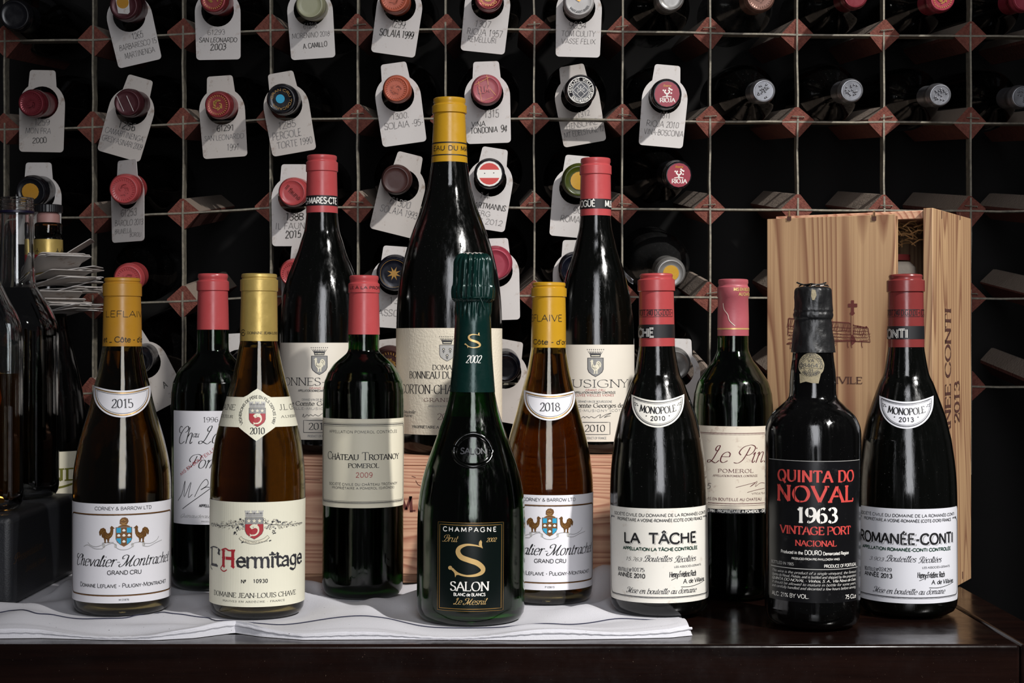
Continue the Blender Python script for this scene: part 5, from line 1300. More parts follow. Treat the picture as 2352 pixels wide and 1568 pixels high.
ink.text('1985', 1602, 1632, 1122, 13, 'ital', 1.2, M['ink']); ink.line([(1690, 1119), (1712, 1113), (1735, 1107), (1722, 1117), (1738, 1104), (1734, 1116), (1745, 1108), (1756, 1108)], 1.0, M['mink'], 0, True); ink.line([(1716, 1130), (1736, 1124), (1757, 1119)], 1.0, M['mink'], 0, True)
ink.text('VITICULTEUR', 1726, 1757, 1133.6, 4, 'sans', 1.2, M['mink']); ink.text('MIS EN BOUTEILLE AU CHATEAU', 1623, 1748, 1149.8, 6, 'sans', 1.4, M['mink'], track=.6)
ink.text('CHATEAU DU PIN - PROPRIÉTAIRE A POMEROL - GIRONDE', '-66', '66', 1177.6, 6, 'sans', 2.1, M['white'], lay=2); ink.build('lettering', lab)

# ---------------------------------------------------------------- pair with the crowned rooster crest, on the low crate
def vogue(B, cxc, y0, title, ta, tb, extra, cap, captexts, half):
    lab, mp = B.label(-98, 98, y0, y0 + 223, M['pv']); em = Ink(mp); ink = Ink(mp)
    crown(em, cxc, y0 + 8.5, 37, 20, M['ink']); shield(em, cxc, y0 + 30, 37, 44, M['ink'], 1); shield(em, cxc, y0 + 31.4, 34, 41, M['grey'], 2); rooster(em, cxc - 13, y0 + 67, 26, 33, M['cream'], True, 3, M['ink']); em.build('emblem', lab)
    ink.text(title, ta, tb, y0 + 98.2, 17.5, 'serif', 1.15, M['ink'])
    k = lambda d: str(d + half)
    ink.text('GRAND CRU', cxc - 23, cxc + 22, y0 + 106.6, 4.4, 'sans', 1.3, M['rink'], track=1)
    ink.text('APPELLATION ' + title + ' CONTRÔLÉE', cxc - 48, cxc + 46, y0 + 112.6, 4.8, 'sans', 1.6, M['ink'])
    if extra: ink.text(extra, cxc - 46, cxc + 42, y0 + 118.6, 4.8, 'sans', 1.3, M['rink'], track=.8)
    ink.text('GRAND VIN DE BOURGOGNE', cxc - 40, cxc + 38, y0 + 133, 4.6, 'sans', 1.6, M['grey'])
    ink.text('Domaine Comte Georges de Vogüé', k(-74), k(74), y0 + 144.5, 9.5, 'serif', 1.8, M['black']); ink.text('CHAMBOLLE-MUSIGNY (CÔTE-D\'OR)', k(-68), k(68), y0 + 154, 5.2, 'sans', 1.5, M['grey'], track=1)
    sg = [(-38, 170), (-36, 163), (-35, 171), (-28, 165), (-24, 168), (-20, 165), (-14, 168), (-10, 165), (-2, 168), (6, 163), (12, 161), (10, 168), (24, 160), (36, 157), (28, 161), (20, 167), (26, 165), (34, 163)]
    ink.line([(cxc + a, y0 + b) for a, b in sg], 1.1, M['ink'], 0, True)
    a0, b1 = mp.to2(cxc - 36, y0 + 178); a1, b0 = mp.to2(cxc + 33, y0 + 206); q = rrect(a0, b0, a1, b1, 0); ink.line2(q + [q[0]], 1.4 * mp.px(900), M['ink'])
    ink.text('2010', cxc - 25, cxc + 22, y0 + 199.5, 15, 'serif', 1.4, M['black']); ink.text('PRODUCT OF FRANCE', cxc - 27, cxc + 25, y0 + 217, 5, 'sans', 1.5, M['grey']); ink.build('lettering', lab)
    cp = B.capsule(M['red']); bd = B.band(cap[0], cap[1], M['black'], 'black_band', cp); ci = Ink(BotMap(B, cap[1]), .0008)
    for a in captexts: ci.text(*a)
    ci.build('capsule_lettering', cp)
BMp = [(357.5, 31), (359, 33.3), (365.5, 33.8), (368, 32.3), (371, 32.5), (373.5, 35.8), (394, 35.9), (396, 33.8), (440, 34.8), (490, 35.6), (528, 40), (554, 48), (580, 56), (605, 66), (630, 76), (656, 84), (682, 90), (720, 94), (760, 95.6), (1020, 95.5)]
bb1 = Bottle('wine_bottle', 'red burgundy bottle on the low crate whose coral capsule has a black MARES band', 'wine bottle', 739.5, 739.5, 1.556, CZ + .0003, BMp, 490)
bb1.glass(M['gred'], punt=.0) if False else bb1.glass(M['gred'])
vogue(bb1, 733.7, 786.8, 'BONNES-MARES', '-71', '64', None, (448, 471.5), [('ES-MARES-CTE', '-84', '64', 467, 14, 'sans', 1.7, M['white'])], -3.5)
MUp = [(364, 31.3), (365.5, 33.3), (373, 33.8), (376, 32.3), (379, 32.5), (382, 35.8), (401, 36), (403, 33.9), (450, 34.6), (496.7, 35), (528, 38.5), (554, 45), (580, 51.5), (605, 60), (630, 68), (656, 74), (682, 79.5), (707, 83.5), (732, 86.8), (765, 88.4), (1020, 88.5)]
bm_ = Bottle('wine_bottle', 'red burgundy bottle on the low crate with a rooster crest and a MU-lettered black band', 'wine bottle', 1368, 1368, 1.556, CZ + .0003, MUp, 496.7)
bm_.glass(M['gred'])
vogue(bm_, 1367.8, 791.3, 'MUSIGNY', '-58', '55', 'CUVÉE VIEILLES VIGNES', (456, 478.5), [('DE VOGÜÉ', '-120', '-1', 473.7, 14, 'sans', 1.6, M['white']), ('MUSIGNY', '36', '135', 473.7, 14, 'sans', 1.6, M['white'])], 0)

# magnum
MG = [(226.5, 34), (228, 36), (235, 36.6), (238, 35), (241, 35.2), (244, 38.9), (261, 39), (263, 35.6), (300, 37.3), (375, 41), (426, 49.5), (452, 56), (477, 64), (503, 74), (529, 84), (554, 92.5), (580, 100), (605, 106.5), (631, 111.8), (656, 115.5), (690, 119), (740, 121.3), (1020, 121.3)]
bg = Bottle('magnum_bottle', 'tall white burgundy magnum with long yellow capsule on the low crate', 'wine bottle', 1031.5, 1032.5, 1.56, CZ + .0003, MG, 375)
bg.glass(M['gred'])
cp = bg.capsule(M['yellow']); bg.band(325, 328, M['black'], 'printed_band', cp); bg.band(353.5, 356, M['black'], 'printed_band', cp)
ci = Ink(BotMap(bg, 344), .0007); ci.text('EAU DU MA', '-62', '76', 344.4, 10.5, 'sans', 1.4, M['black'], track=.8); ci.build('capsule_lettering', cp)
lab, mp = bg.label(-98, 98, 753, 999, M['pm']); em = Ink(mp); ink = Ink(mp)
crown(em, 1027, 770, 34, 20, M['ink']); shield(em, 1027, 791.5, 35, 38, M['ink'], 1); shield(em, 1027, 792.6, 33, 36, M['lgrey'], 2)
for a, b in ((1019, 798), (1034, 798), (1027, 812)): em.disc(a, b + 4, 3, M['ink'], 3); em.disc(a, b + 4, 1.6, M['cream'], 4); em.line([(a, b + 6), (a, b + 13)], 1.2, M['ink'], 3); em.line([(a - 3, b + 8), (a, b + 11), (a + 3, b + 8)], 1, M['ink'], 3)
em.build('emblem', lab)
ink.text('DOMAINE', 993, 1062, 849, 11, 'serif', 1.3, M['black']); ink.text('BONNEAU DU MARTRAY', '-47', '43', 869, 15.5, 'serif', 1.2, M['black']); ink.text('CORTON-CHARLEMAGNE', '-61', '56', 904, 20, 'serif', 1.1, M['black'])
ink.text('GRAND CRU', 974, 1080, 922.7, 8.6, 'serif', 1.4, M['mink'], track=1.5); ink.text("APPELLATION D'ORIGINE CONTRÔLÉE", 983.4, 1071, 934.7, 3.8, 'serif', 1.6, M['grey'])
ink.text('Mis en bouteille', '-73', 954, 950.8, 7.5, 'ital', 1.6, M['ink']); ink.text('au Domaine', '-72', 947, 959, 7.5, 'ital', 1.6, M['ink']); ink.text('2009', 1003.8, 1051, 963.5, 14, 'serif', 1.1, M['mink'])
ink.text('PROPRIÉTAIRE A PERNAND-VERGELESSES', 947.7, 1107, 983.7, 5.6, 'serif', 2.1, M['ink']); ink.build('lettering', lab)

# ---------------------------------------------------------------- champagne
SA = [(584, 30), (586, 34), (590, 38.5), (598, 42.5), (612, 43.5), (650, 44), (660, 46.5), (672, 47.5), (686, 46), (693, 41), (700, 39.5), (750, 41), (802, 43.2), (853, 47), (899, 51), (930, 57.5), (955, 64.5), (980, 73), (1006, 82.5), (1032, 92), (1057, 101), (1083, 109), (1110, 115.5), (1151, 121.5), (1200, 124), (1400, 124)]
bs = Bottle('champagne_bottle', 'champagne bottle with crumpled dark green foil, frontmost of all', 'champagne bottle', 1081, 1087.5, 1.3145, CTB, SA, 899)
bs.glass(M['gneck'], mat('dark_champagne', (.004, .007, .003), .04), 955)
ztop = bs.capp[0][1]
def crump(r, t, z):
    d = ztop - z; k = .0005 * math.sin(23 * t + 40 * d)
    if .004 < d < .044: w = math.sin((d - .004) / .040 * PI) ** .6; k += w * (.0008 * abs(math.sin(11 * t + 1.3 * math.sin(60 * d))) + .0004 * math.sin(29 * t + 90 * d)) - w * .0003
    if .040 < d < .052: k += .0007 * math.sin(5 * t + 300 * d)
    elif d >= .052: k = .00012 * math.sin(9 * t + 200 * d) * max(0, 1 - (d - .052) / .02)
    return r + k, z + (.0006 * math.sin(17 * t) if d < .012 and r > .01 else 0)
cp = bs.capsule(M['green'], crump, 'foil', 180, .0004, 5)
mb = MB(); zb = bs.zf(684)
mb.tube([(.0175 * math.sin(t / 20 * PI * 2), -.0175 * math.cos(t / 20 * PI * 2), zb + .0006 * math.sin(t)) for t in range(21)], .0007, M['green'], 6)
mb.tube([(.006, -.0175, zb), (.0075, -.0188, zb - .004), (.0095, -.0182, zb - .010)], .0006, M['green'], 6); mb.build('wire_ring', bs.root)
mb = MB(); rnd = random.Random(5)
mb.lathe([(0, ztop + .0009), (.006, ztop + .0012), (.0095, ztop + .0006), (.0108, ztop - .0002)], M['tag2'], 40, lambda r, t, z: (r * (1 + .05 * math.sin(9 * t)), z + .0004 * math.sin(7 * t))); mb.build('muselet_plate', bs.root)
def big_s(ink, cx, cy, s, m):
    """swashed capital S, s = px height"""
    f = lambda x, y: (cx + (x - 1852) / 332 * s, cy + (y - 714) / 332 * s)
    sp = [(1985, 612), (1925, 597), (1850, 592), (1790, 615), (1772, 655), (1800, 702), (1870, 730), (1945, 757), (1992, 800), (1985, 838), (1930, 864), (1845, 870), (1770, 848), (1718, 806)]
    wd = [10, 13, 20, 34, 44, 47, 47, 47, 44, 36, 24, 16, 18, 24]
    q = [ink.mp.to2(*f(*p)) for p in sp]; k = ink.mp.px(900) * s / 332
    ribbon(ink.mb, catmull(q, 7), lambda dx, dy, t: .5 * k * wd[min(13, int(t * 13))] * (1 - (t * 13) % 1) + .5 * k * wd[min(13, int(t * 13) + 1)] * ((t * 13) % 1), ink.fn(1), m, ink.mp.cell)
    ink.poly([f(*p) for p in ((1992, 624), (1975, 614), (1957, 590), (1960, 565), (1975, 547), (1986, 565), (1984, 590))], m, 1)
    ink.disc(*f(1703, 798), 18 / 332 * s, m, 1); ink.poly([f(*p) for p in ((1720, 812), (1742, 850), (1747, 884), (1758, 862), (1785, 862), (1770, 840))], m, 1)
ci = Ink(BotMap(bs, 800, .003), .0009); big_s(ci, 1086, 781, 36, M['gblight']); ci.text('2002', 1070, 1104, 833, 17, 'ital', 1.2, M['white']); ci.build('foil_lettering', cp)
lab, mp = bs.label(-36.5, 35, 1200.5, 1403.6, M['pg'], rad=.0005, off=.0003)
ink = Ink(mp, .0004)
for d0, d1, y0_, y1_, w, m in ((-36.5, 35, 1200.7, 1403.4, .7, 'gbold'), (-34.2, 32.7, 1206, 1398.5, 1.2, 'gbold')):
    q = rrect(mp.ang(d0), bs.zf(y1_), mp.ang(d1), bs.zf(y0_), 0); ink.line2(q + [q[0]], w * mp.px(0), M[m])
ink.text('CHAMPAGNE', 1018, 1139.5, 1221, 10, 'sans', 1.7, M['white'], track=3.2); ink.text('Brut', 1018, 1050, 1243.8, 15, 'script', 1.0, M['gblight']); ink.text('2002', 1116, 1139, 1243.4, 9, 'ital', 1.6, M['gblight'])
big_s(ink, 1072.5, 1282, 85, M['gblight'])
ink.text('SALON', 1033.7, 1123, 1356.4, 20, 'serif', 1.7, M['white']); ink.text('BLANC de BLANCS', 1041.5, 1114.5, 1368.4, 6.6, 'sans', 2, M['white']); ink.text('Le Mesnil', 1041, 1115, 1388, 14, 'script', 1.05, M['gblight']); ink.build('lettering', lab)
mp = BotMap(bs, 1033, .003); c0 = mp.to2(1086, 1033); kx, ky = 45 * mp.px(0), 37 * mp.px(0)
mb = MB(); mb.tube([mp.to3(c0[0] + kx * math.cos(t * PI / 24), c0[1] + ky * math.sin(t * PI / 24), .0004) for t in range(49)], .0016, M['gred'], 8)
mb.tube([mp.to3(c0[0] + kx * .86 * math.cos(t * PI / 24), c0[1] + ky * .84 * math.sin(t * PI / 24), .0002) for t in range(49)], .0007, M['gred'], 6)
ik = Ink(mp, .0006); ik.mb = mb; ik.text('SALON', 1057, 1117, 1042, 13, 'sans', 1.9, M['ink']); mb.build('glass_seal', bs.root, 60)

# ---------------------------------------------------------------- pair of red burgundies with half-moon labels and framed labels
LT = [(628.5, 33), (629.6, 36), (633, 37.6), (637, 36.4), (640, 36.8), (643, 42), (668, 42.2), (670, 39), (720, 39.6), (795, 40.4), (853, 50.5), (878, 61), (906, 71), (930, 79.5), (955, 88), (1006, 100), (1057, 107), (1100, 110.5), (1165, 112), (1385, 112)]
def drc(B, cx, dy, title, tx0, tx1, app, ax0, ax1, num, nx0, nx1, bx0, bx1, bno, year, pm_, cap, capt, box, ncx, ny, shade):
    X = lambda x: x - 1515.5 + cx
    lab, mp = B.label(-81, 81, 1167.6 + dy, 1385 + dy, M[pm_], rad=.004); ink = Ink(mp)
    ink.text('SOCIÉTÉ CIVILE DU DOMAINE DE LA ROMANÉE-CONTI', X(1412), X(1619), 1186.6 + dy, 6.4, 'sans', 1.7, M['black']); ink.text("PROPRIÉTAIRE A VOSNE-ROMANÉE (COTE-D'OR) FRANCE", X(1419), X(1612), 1198.4 + dy, 6.4, 'sans', 1.7, M['black'])
    for ins, w in ((0, .8), (2.4, 1.9)):
        d = 77 - ins * .45; a0, a1 = mp.ang(-d), mp.ang(d); r = .006 - ins * .0006; q = rrect(a0, B.zf(1374 - ins + dy), a1, B.zf(1191 + ins + dy), r)
        q = q[12:] + q[:12]; ink.line2(q[0:1] and q, w * mp.px(0), M['ink'])
    for s_ in (-1, 1):
        for yy in (1191.5, 1193.6): ink.line2([(mp.ang(s_ * 74), B.zf(yy + dy)), (mp.ang(s_ * 62), B.zf(yy + dy))], 1.2 * mp.px(0), M['ink'])
    for ox, oy, m, l, wt in ((1.7, 1.7, 'grey', 0, 1.5), (.9, .9, pm_, 1, 1.7), (0, 0, 'black', 2, 1.7)): ink.text(title, X(tx0) + ox, X(tx1) + ox, 1248.3 + dy + oy, 23, 'sans', wt * 1.2, M[m], lay=l)
    ink.text(app, X(ax0), X(ax1), 1265 + dy, 6.8, 'sans', 2.9, M['dgreen'])
    ink.text(num, X(nx0), X(nx1), 1287.5 + dy, 8, 'ital', 1.6, M['ink']); ink.text('Bouteilles', X(bx0), X(bx0 + (bx1 - bx0) * .54), 1289.5 + dy, 13.5, 'script', 1.3, M['ink']); ink.text('Récoltées', X(bx0 + (bx1 - bx0) * .6), X(bx1), 1289.5 + dy, 13.5, 'script', 1.3, M['ink'])
    ink.text('BOUTEILLE N°', X(1420.7), X(1451), 1311.5 + dy, 8, 'sans', 1.4, M['ink']); ink.text(bno, X(1452), X(1481), 1312.5 + dy, 8.6, 'serif', 1.8, M['ink']); ink.text('ANNÉE ' + year, X(1420.7), X(1482.4), 1325.6 + dy, 9.2, 'sans', 2.2, M['black'])
    ink.text('LES ASSOCIÉS-GÉRANTS', X(1548.5), X(1609), 1301.5 + dy, 4.2, 'sans', 1.6, M['ink'])
    ink.text('Henry-Frédéric Roch', X(1538), X(1598), 1324 + dy, 13, 'hand', 1.3, M['black'], jit=.5); ink.text('A. de Villaine', X(1569), X(1616), 1336.5 + dy, 9.5, 'hand', 1.9, M['black'], jit=.4)
    ink.line([(X(1542), 1332 + dy), (X(1560), 1323 + dy)], 1.2, M['black'], 0, True); ink.line([(X(1564), 1347 + dy), (X(1585), 1346 + dy), (X(1605), 1339 + dy), (X(1617), 1331 + dy)], 1.3, M['black'], 0, True)
    ink.text('Mise en bouteille au domaine', X(1440), X(1598), 1364 + dy, 12.5, 'script', 1.3, M['ink']); ink.build('lettering', lab)
    n, mp2, outl, cc = crescent(B, 0, 919.5 + ny, 981.5 + ny, ncx - 60, ncx + 60, 905 + ny, pm_); ni = Ink(mp2, .00035)
    for ins, w in ((5, 1.8), (8, .8)): q = outl(ins); ni.line(q + [q[0]], w, M['ink'])
    ni.text('MONOPOLE', ncx - 42, ncx + 43, 948.5 + ny, 14.5, 'serif', 1.9, M['black'], curve=lambda t: .0021 * t * t - .0004)
    ni.text(year, ncx - 17, ncx + 17, 965.3 + ny, 9.4, 'sans', 2.1, M['black'], track=1.4)
    for s_ in (-1, 1):
        ni.disc(ncx + s_ * 26, 954.5 + ny, 1.4, M['black'])
        for a, b in ((46, 927), (49, 930), (44, 931), (50, 925)): ni.line([(ncx + s_ * a, b + ny), (ncx + s_ * (a + 3), b - 2 + ny)], 1.4, M['black'])
    ni.build('lettering', n)
    cp = B.capsule(M[cap]); B.band(*box[0], M['black'], 'black_band', cp); ci = Ink(BotMap(B, 770, .003), .0009)
    for a in capt: ci.text(*a)
    ci.build('capsule_lettering', cp); ci = Ink(BotMap(B, 720, .003), .0006)
    for d0, d1, s_ in box[1]:
        q = rrect(ci.mp.ang(d0), B.zf(726.8), ci.mp.ang(d1), B.zf(710.5), 0); ci.line2(q + [q[0]], .9 * ci.mp.px(0), M['black'])
        ci.text(s_, str(d0 + 3), str(d1 - 8), 723.7, 12.5, 'sans', 1.15, M['black']); ci.line2([(ci.mp.ang(d1 - 6), B.zf(718)), (ci.mp.ang(d1 - 3), B.zf(718))], .0009, M['black'])
    ci.build('capsule_printing', cp)
lt = Bottle('wine_bottle', 'red burgundy bottle with half-moon 2010 label and red capsule banded black, at the cloth corner', 'wine bottle', 1515.5, 1507, 1.355, CTB, LT, 795)
lt.glass(M['gred'])
drc(lt, 1515.5, 0, 'LA  TÂCHE', 1434, 1598.5, 'APPELLATION LA TÂCHE CONTROLÉE', 1432, 1601, '15.763', 1437, 1474, 1480, 1596.7, '10175', '2010', 'pd', 'red2',
    [('LA TÂCHE', '-170', '-8', 773, 19, 'sans', 2.2, M['white']), ('LA TÂCHE', '-170', '-8', 773, 19, 'sans', .9, M['black'])], ((744.8, 775.8), ((-84, 62, 'DROIT 240 D.G.D.D.I.'),)), 1511, 0, 0)
rc = Bottle('wine_bottle', 'red burgundy bottle with half-moon 2013 label and deep red capsule, before the upright crate', 'wine bottle', 2084, 2080, 1.36, T + .0003, [(y + 1.6, h) for y, h in LT[:9]] + [(y + 2, h) for y, h in LT[9:]], 797.4)
rc.glass(M['gred'])
drc(rc, 2084, 1.2, 'ROMANÉE-CONTI', 1411.5, 1616, 'APPELLATION ROMANÉE-CONTI CONTROLÉE', 1416, 1611, '3.903', 1430.5, 1462.5, 1468.5, 1590, '02429', '2013', 'pl', 'darkred',
    [('CONTI', '-96', '7', 775.5, 19, 'sans', 2.2, M['white']), ('CONTI', '-96', '7', 775.5, 19, 'sans', .9, M['black'])], ((748.5, 778.5), ((-86, 50, 'DROIT 240 D.G.D.D.I.'), (56, 140, 'DGDDI'))), 2081.8, 3, 0)

# ---------------------------------------------------------------- old port
NO = [(659, 27), (661, 33.5), (664, 36.6), (672, 38), (705, 39), (712, 39.5), (717, 38.8), (723, 40.2), (730, 39.2), (734, 37.2), (742, 38.2), (760, 39.6), (776, 42), (798, 45), (809, 46.5), (810.5, 46.2), (827, 47.6), (853, 51), (878, 52.6), (898, 53), (910, 54.6), (918, 59), (926, 67.5), (934, 76), (942, 85), (955, 96), (975, 105.5), (992, 108.6), (1010, 109.2), (1385, 108)]
bn = Bottle('port_bottle', 'old black port bottle sealed in black wax, red stencil lettering on a black label', 'port bottle', 1865.5, 1868, 1.30, T + .0003, NO, 809)
bn.glass(M['gblack'])
from mathutils import noise as mn
wx = bn.capsule(M['wax'], lambda r, t, z: (r + .0011 * mn.noise(Vector((math.sin(t) * 2.2, math.cos(t) * 2.2, z * 90))) + .0003 * mn.noise(Vector((math.sin(t) * 9, math.cos(t) * 9, z * 400))), z), 'wax_seal', 128, .0016, 3)
mb = MB(); rnd = random.Random(2); zt = bn.capp[0][1] + .0014
for k in range(26):
    an = rnd.uniform(0, 6.28); r0 = rnd.uniform(.001, .011); p = Vector((r0 * math.cos(an), r0 * math.sin(an), zt)); d = Vector((rnd.uniform(-1, 1), rnd.uniform(-1, 1), rnd.uniform(0, .35))) * .0042
    s_ = Vector((-d.y, d.x, rnd.uniform(-.2, .6) * .002)) * .45
    mb.add([p - d - s_ * .3, p - s_, p + d, p + s_], [(0, 1, 2, 3)], M['tag2'] if k % 3 == 0 else M['wax'])
q = []
for k in range(9): q.append((-.0135 + .003 * k, -.006 + .002 * math.sin(k), zt + .0006 + (.0016 if k in (0, 8) else 0) + .0004 * math.sin(k * 2)))
mb.tube(q, .0007, M['wax'], 5)
ik = Ink(BotMap(bn, 680, .003), .0030); ik.poly([(1865, 664), (1872, 666), (1874, 678), (1870, 689), (1866, 689), (1864, 680)], M['seal']); ik.build('wax_chip', bn.root)
mb.build('torn_wax_top', bn.root, 0)
mp = BotMap(bn, 838, .003); c0 = mp.to2(1863.2, 838); r = 28.7 * mp.px(0); q = []
for k in range(40):
    t = math.radians(-60 - 1 + k * (302 / 39) - 0); q.append((c0[0] + r * (1 + .012 * math.sin(k * 5)) * math.cos(t), c0[1] + r * .985 * math.sin(t)))
q2 = [mp.to2(*p) for p in ((1838.5, 858), (1839.5, 880), (1852, 876), (1866, 879.5), (1879, 880), (1884, 858))]
mb = MB(); patch(mb, q, lambda a, b: mp.to3(a, b, .0013), M['seal'], mp.cell, .003); patch(mb, q2, lambda a, b: mp.to3(a, b, .0012), M['seal'], mp.cell, .003); sl = mb.build('paper_seal', bn.root, 60)
ik = Ink(mp, .0015); k1 = mp.px(0)
ik.line2([(c0[0] + 17.5 * k1 * math.cos(t * PI / 16), c0[1] + 17.5 * k1 * math.sin(t * PI / 16)) for t in range(33)], .7 * k1, M['ink'])
ring_text(ik, 'VINHO DO PORTO GARANTIA', c0[0], c0[1], 20 * k1, 205, -25, 6 * k1, 1.2, M['ink'], 'serif'); ring_text(ik, 'VINHO DO PORTO', c0[0], c0[1], 25.5 * k1, 220, 320, 6 * k1, 1.2, M['ink'], 'serif', True)
ik.text('VA', 1856, 1870, 831, 7.5, 'sans', 1.2, M['ink'], lay=2); ik.poly([(1840, 832.5), (1886, 832.5), (1886, 845), (1840, 845)], M['seal'], 1); ik.text('084647', 1839, 1886, 843.5, 9, 'serif', 1.7, M['ink'], lay=2); ik.text('01', 1858, 1869, 854, 6.4, 'sans', 1.3, M['ink'], lay=2); ik.build('seal_printing', sl)
lab, mp = bn.label(-62, 71, 1058.6, 1384.6, M['pk'], off=.0002); ink = Ink(mp, .0003)
hline(ink, bn, 1059, -62, 71, 1.0, M['lgrey']); hline(ink, bn, 1307.5, -58, 66, 1.5, M['lgrey']); R_ = M['coral']
ink.text('QUINTA DO', 1788, 1958, 1106.5, 25, 'serif', 2.3, R_, track=.9); ink.text('NOVAL', 1786.6, 1957, 1152.4, 35, 'serif', 2.2, R_, track=.8); ink.text('1963', 1828, 1922, 1199.8, 33, 'serif', 2.3, M['white'])
ink.text('VINTAGE PORT', 1793.6, 1951, 1227.5, 17.5, 'serif', 2.2, R_); ink.text('NACIONAL', 1827, 1920, 1254.2, 12.5, 'serif', 2.1, R_)
for y, h, xs in ((1106.5, 25, (1798, 1825, 1934, 1950)), (1152.4, 35, (1802, 1826, 1838, 1862, 1900, 1925)), (1199.8, 33, (1858, 1884, 1909)), (1227.5, 17.5, (1816, 1853, 1903, 1922))):
    for x in xs: ink.line([(x, y + 1), (x, y - h - 1)], 1.5, M['pk'], 3)
Wh = M['white']
ink.text('Produced in the', 1795, 1844.7, 1272.6, 7, 'sans', 1.7, Wh); ink.text('DOURO', 1848, 1887, 1274.2, 10, 'sans', 1.4, Wh); ink.text('Demarcated Region', 1889.5, 1947, 1272.6, 7, 'sans', 1.7, Wh); ink.text('PRODUCED FROM PRE-PHYLLOXERA VINES', 1819, 1927, 1286.6, 4.6, 'sans', 1.5, Wh)
ink.text('BOTTLED IN 1965', 1773.5, 1824, 1297.6, 6.4, 'sans', 1.2, M['lgrey']); ink.text('PRODUCE OF PORTUGAL', 1892, 1963.5, 1300.5, 6.8, 'sans', 1.5, Wh)
for k, t_ in enumerate(('This wine is the product of a single vineyard, the famous', 'Quinta do Noval, Pinhão, and is bottled and shipped by the proprietors', 'QUINTA DO NOVAL - Vinhos, S. A., Vila Nova de Gaia.', 'It should be allowed to mature in bottle for some years,', 'and carefully handled and decanted a few hours before serving.')):
    ink.text(t_, 1775, 1962.6, 1319.5 + k * 8.9, 6.0, 'ital', 1.7, M['white'] if k == 2 else M['lgrey'])
ink.text('ALC. 21% BY VOL.', 1775, 1858.5, 1373, 9, 'sans', 1.3, Wh); ink.text('75 CLe', 1939, 1962.6, 1371, 9, 'sans', 1.6, Wh); ink.build('lettering', lab)
# ---------------------------------------------------------------- open bottles on the black case
CBX = T + .0818
def prof(cx, base, tab): return tab
# clear-shouldered bottle with an empty threaded neck and dark wine
D2 = [(454, 36), (456, 37.8), (462, 36.6), (466, 38), (470, 36.6), (474, 38.4), (478, 37), (482, 38.6), (486, 37.5), (489, 37.5), (490, 36), (510, 36.2), (580, 38.4), (640, 41), (655, 43.5), (668, 51), (684, 61), (704, 73), (724, 83), (744, 90.5), (764, 93.3), (1125, 93.3)]
d2 = Bottle('open_bottle', 'open clear glass bottle of dark wine with an empty threaded neck', 'bottle', 39, 39, 1.535, CBX, D2, 454.1)
d2.glass(M['gclear'], M['wred'], 662, th=.0026)
mb = MB(); z0 = d2.zf0(484); z1 = d2.zf0(490); mb.lathe([(.0150, z0), (.0163, z0 - .0003), (.0164, z1), (.0152, z1 - .0003)], mat('purple_ring', '#140f2c', .4), 48); mb.build('cap_ring', d2.root)
D1 = [(540, 30), (580, 34), (640, 45), (664, 55), (690, 68), (720, 84), (750, 94), (780, 97.5), (1135, 97.5)]
d1 = Bottle('open_bottle', 'clear glass bottle of amber spirit cut by the picture edge', 'bottle', -48, -48, 1.42, CBX, D1, 540.1)
d1.glass(M['gclear'], M['wamber'], 857, th=.003, name='bottle_glass')
# tall bottle behind with ribbed black cap, gold neck foil and stacked neck tags
D3 = [(512, 27), (514, 29.6), (517, 31), (541, 31), (546, 29), (548, 31), (610, 32.5), (640, 34), (700, 37), (760, 45), (800, 55), (850, 67), (900, 77), (950, 84), (1010, 88), (1060, 89), (1280, 89)]
d3 = Bottle('tall_dark_bottle', 'tall dark bottle with ribbed black stopper and gold neck foil behind the open bottles', 'bottle', 110, 111, 1.665, CT + .0003, D3, 547)
d3.glass(M['gamber'] if False else M['gblack'])
p = [(0, d3.capp[0][1])] + d3.capp; mb = MB(); mb.lathe(p + [(p[-1][0] - .002, p[-1][1])], M['gamber'], 48); mb.build('bottle_lip', d3.root)
d3.band(548.5, 640, M['gold'], 'neck_foil', d3.root, .0006)
ik = Ink(BotMap(d3, 590, .003), .001)
for x in (88, 130, 139): ik.line([(x, 583), (x, 570)], 1.2, M['black']); ik.line([(x - 3, 578), (x, 575), (x + 3, 578)], 1.2, M['black'])
for x in (86, 136): ik.poly([(x - 8, 585), (x + 8, 585), (x + 6, 603), (x, 609), (x - 6, 603)], M['rink'])
ik.build('foil_emblem', d3.root)
zt = d3.capp[0][1]; mb = MB()
mb.lathe([(0, zt + .0105), (.0105, zt + .0105), (.0118, zt + .0085), (.0118, zt - .001), (0, zt - .001)], mat('pink_stopper', '#a97e78', .5), 40); mb.build('stopper', d3.root)
mb = MB(); mb.lathe([(0, zt + .0192), (.0138, zt + .0192), (.0146, zt + .0184), (.0146, zt + .0110), (0, zt + .0108)], mat('black_plastic', '#17171a', .35), 96, lambda r, t, z: (r * (1 + (.022 if r > .0144 and math.sin(48 * t) > 0 else 0)), z)); mb.build('stopper_cap', d3.root)
lab, mp = d3.label(-40, 95, 1038, 1276, M['pt'], zcell=.006, off=.0006)
ik = Ink(mp, .0011); ik.text('ND', '-6', '50', 1104, 26, 'serif', 2.3, M['olive']); ik.line2([(mp.ang(-30), d3.zf(1128)), (mp.ang(20), d3.zf(1119)), (mp.ang(58), d3.zf(1103))], .002, M['olive'], 0, True); hline(ik, d3, 1156, -40, 95, 1.5, M['ink']); ik.build('lettering', lab)
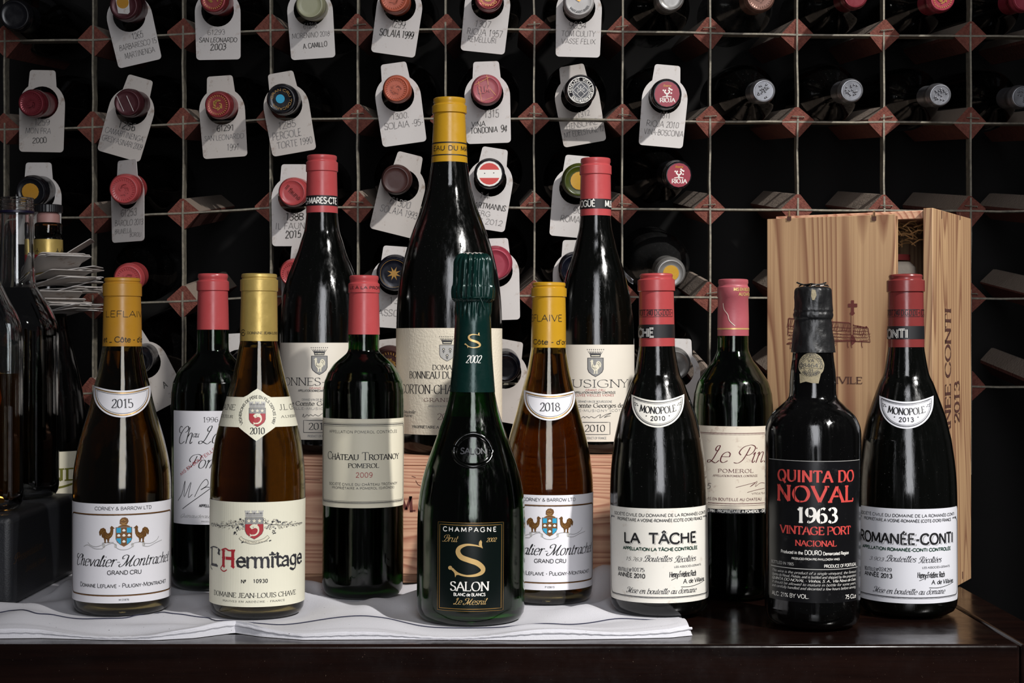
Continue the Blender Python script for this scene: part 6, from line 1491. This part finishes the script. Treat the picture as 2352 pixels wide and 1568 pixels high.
# stack of spare tags threaded on the neck
rnd = random.Random(11)
if 'tag' in tagm:
    # rows of the photograph where the pile runs, bottom to top
    n = 26
    z_lo = d3.base + d3.zf(724); z_hi = d3.base + d3.zf(612)
    me2 = None
    base = []
    outl = tag_outline(); hole = [(.0215 * math.cos(-k * PI / 14), .0215 * math.sin(-k * PI / 14) + .002) for k in range(28)]
    loops = [[Vector((a, b, 0)) for a, b in outl], [Vector((a, b, 0)) for a, b in hole]]; allp = outl + hole; tris = tessellate_polygon(loops)
    rx = (110 - CX) * 1.665 / F
    for k in range(n):
        t = k / (n - 1); z = z_lo + (z_hi - z_lo) * t; yaw = math.radians(rnd.uniform(25, 115)) if k < n - 1 else math.radians(100)
        tiltd = math.radians(4 + 16 * t ** 2 + rnd.uniform(-2, 2)) if k < n - 1 else math.radians(30)
        hh = .0004; bend = rnd.uniform(-1, 1) * 2.0
        mb = MB(); vs = []
        for s_ in (-1, 1):
            for a, b in allp: vs.append((a, b, s_ * hh + bend * b * b * 1.5))
        N = len(allp); fs = [tuple(i + N for i in tr) for tr in tris] + [tuple(reversed(tr)) for tr in tris]
        for s0, e0 in ((0, len(outl)), (len(outl), N)):
            for i in range(e0 - s0): a, b = s0 + i, s0 + (i + 1) % (e0 - s0); fs.append((a, b, b + N, a + N))
        mb.add(vs, fs, M['tag2'] if k % 3 else M['tag']); o = outward(mb.build('spare_tag', None, 30))
        # local -y (the long end) points away from the neck towards +x of the scene, raised
        R1 = Matrix.Rotation(yaw, 4, 'Z') @ Matrix.Rotation(-tiltd, 4, 'X')
        o.matrix_world = Matrix.Translation((rx, 1.665, z)) @ R1
        o['group'] = 'x'; tag(o, 'topmost spare tag of the pile round the tall bottle\'s neck, bent upwards' if k == n - 1 else 'spare white tag in the pile threaded on the tall bottle\'s neck', 'tag', 'spare tags piled on the tall bottle neck')
# torn scrap of foil beside the back bottle
mb = MB(); c = W3(1452, 612, 1.60)
vs = []; rnd = random.Random(4)
for i in range(6):
    for j in range(4): vs.append((i * .0042 + rnd.uniform(-.001, .001), rnd.uniform(-.003, .003), -i * .0028 + j * .0045 * (1 - i * .13) + rnd.uniform(-.001, .001)))
mb.add(vs, [(i * 4 + j, (i + 1) * 4 + j, (i + 1) * 4 + j + 1, i * 4 + j + 1) for i in range(5) for j in range(3)], M['steel']); o = mb.build('foil_scrap', None, 0); o.location = c - Vector((.012, 0, 0)); o.location.y = 1.70
tag(o, 'crumpled silver foil scrap stuck in the rack behind the rooster-crested bottle', 'foil scrap')
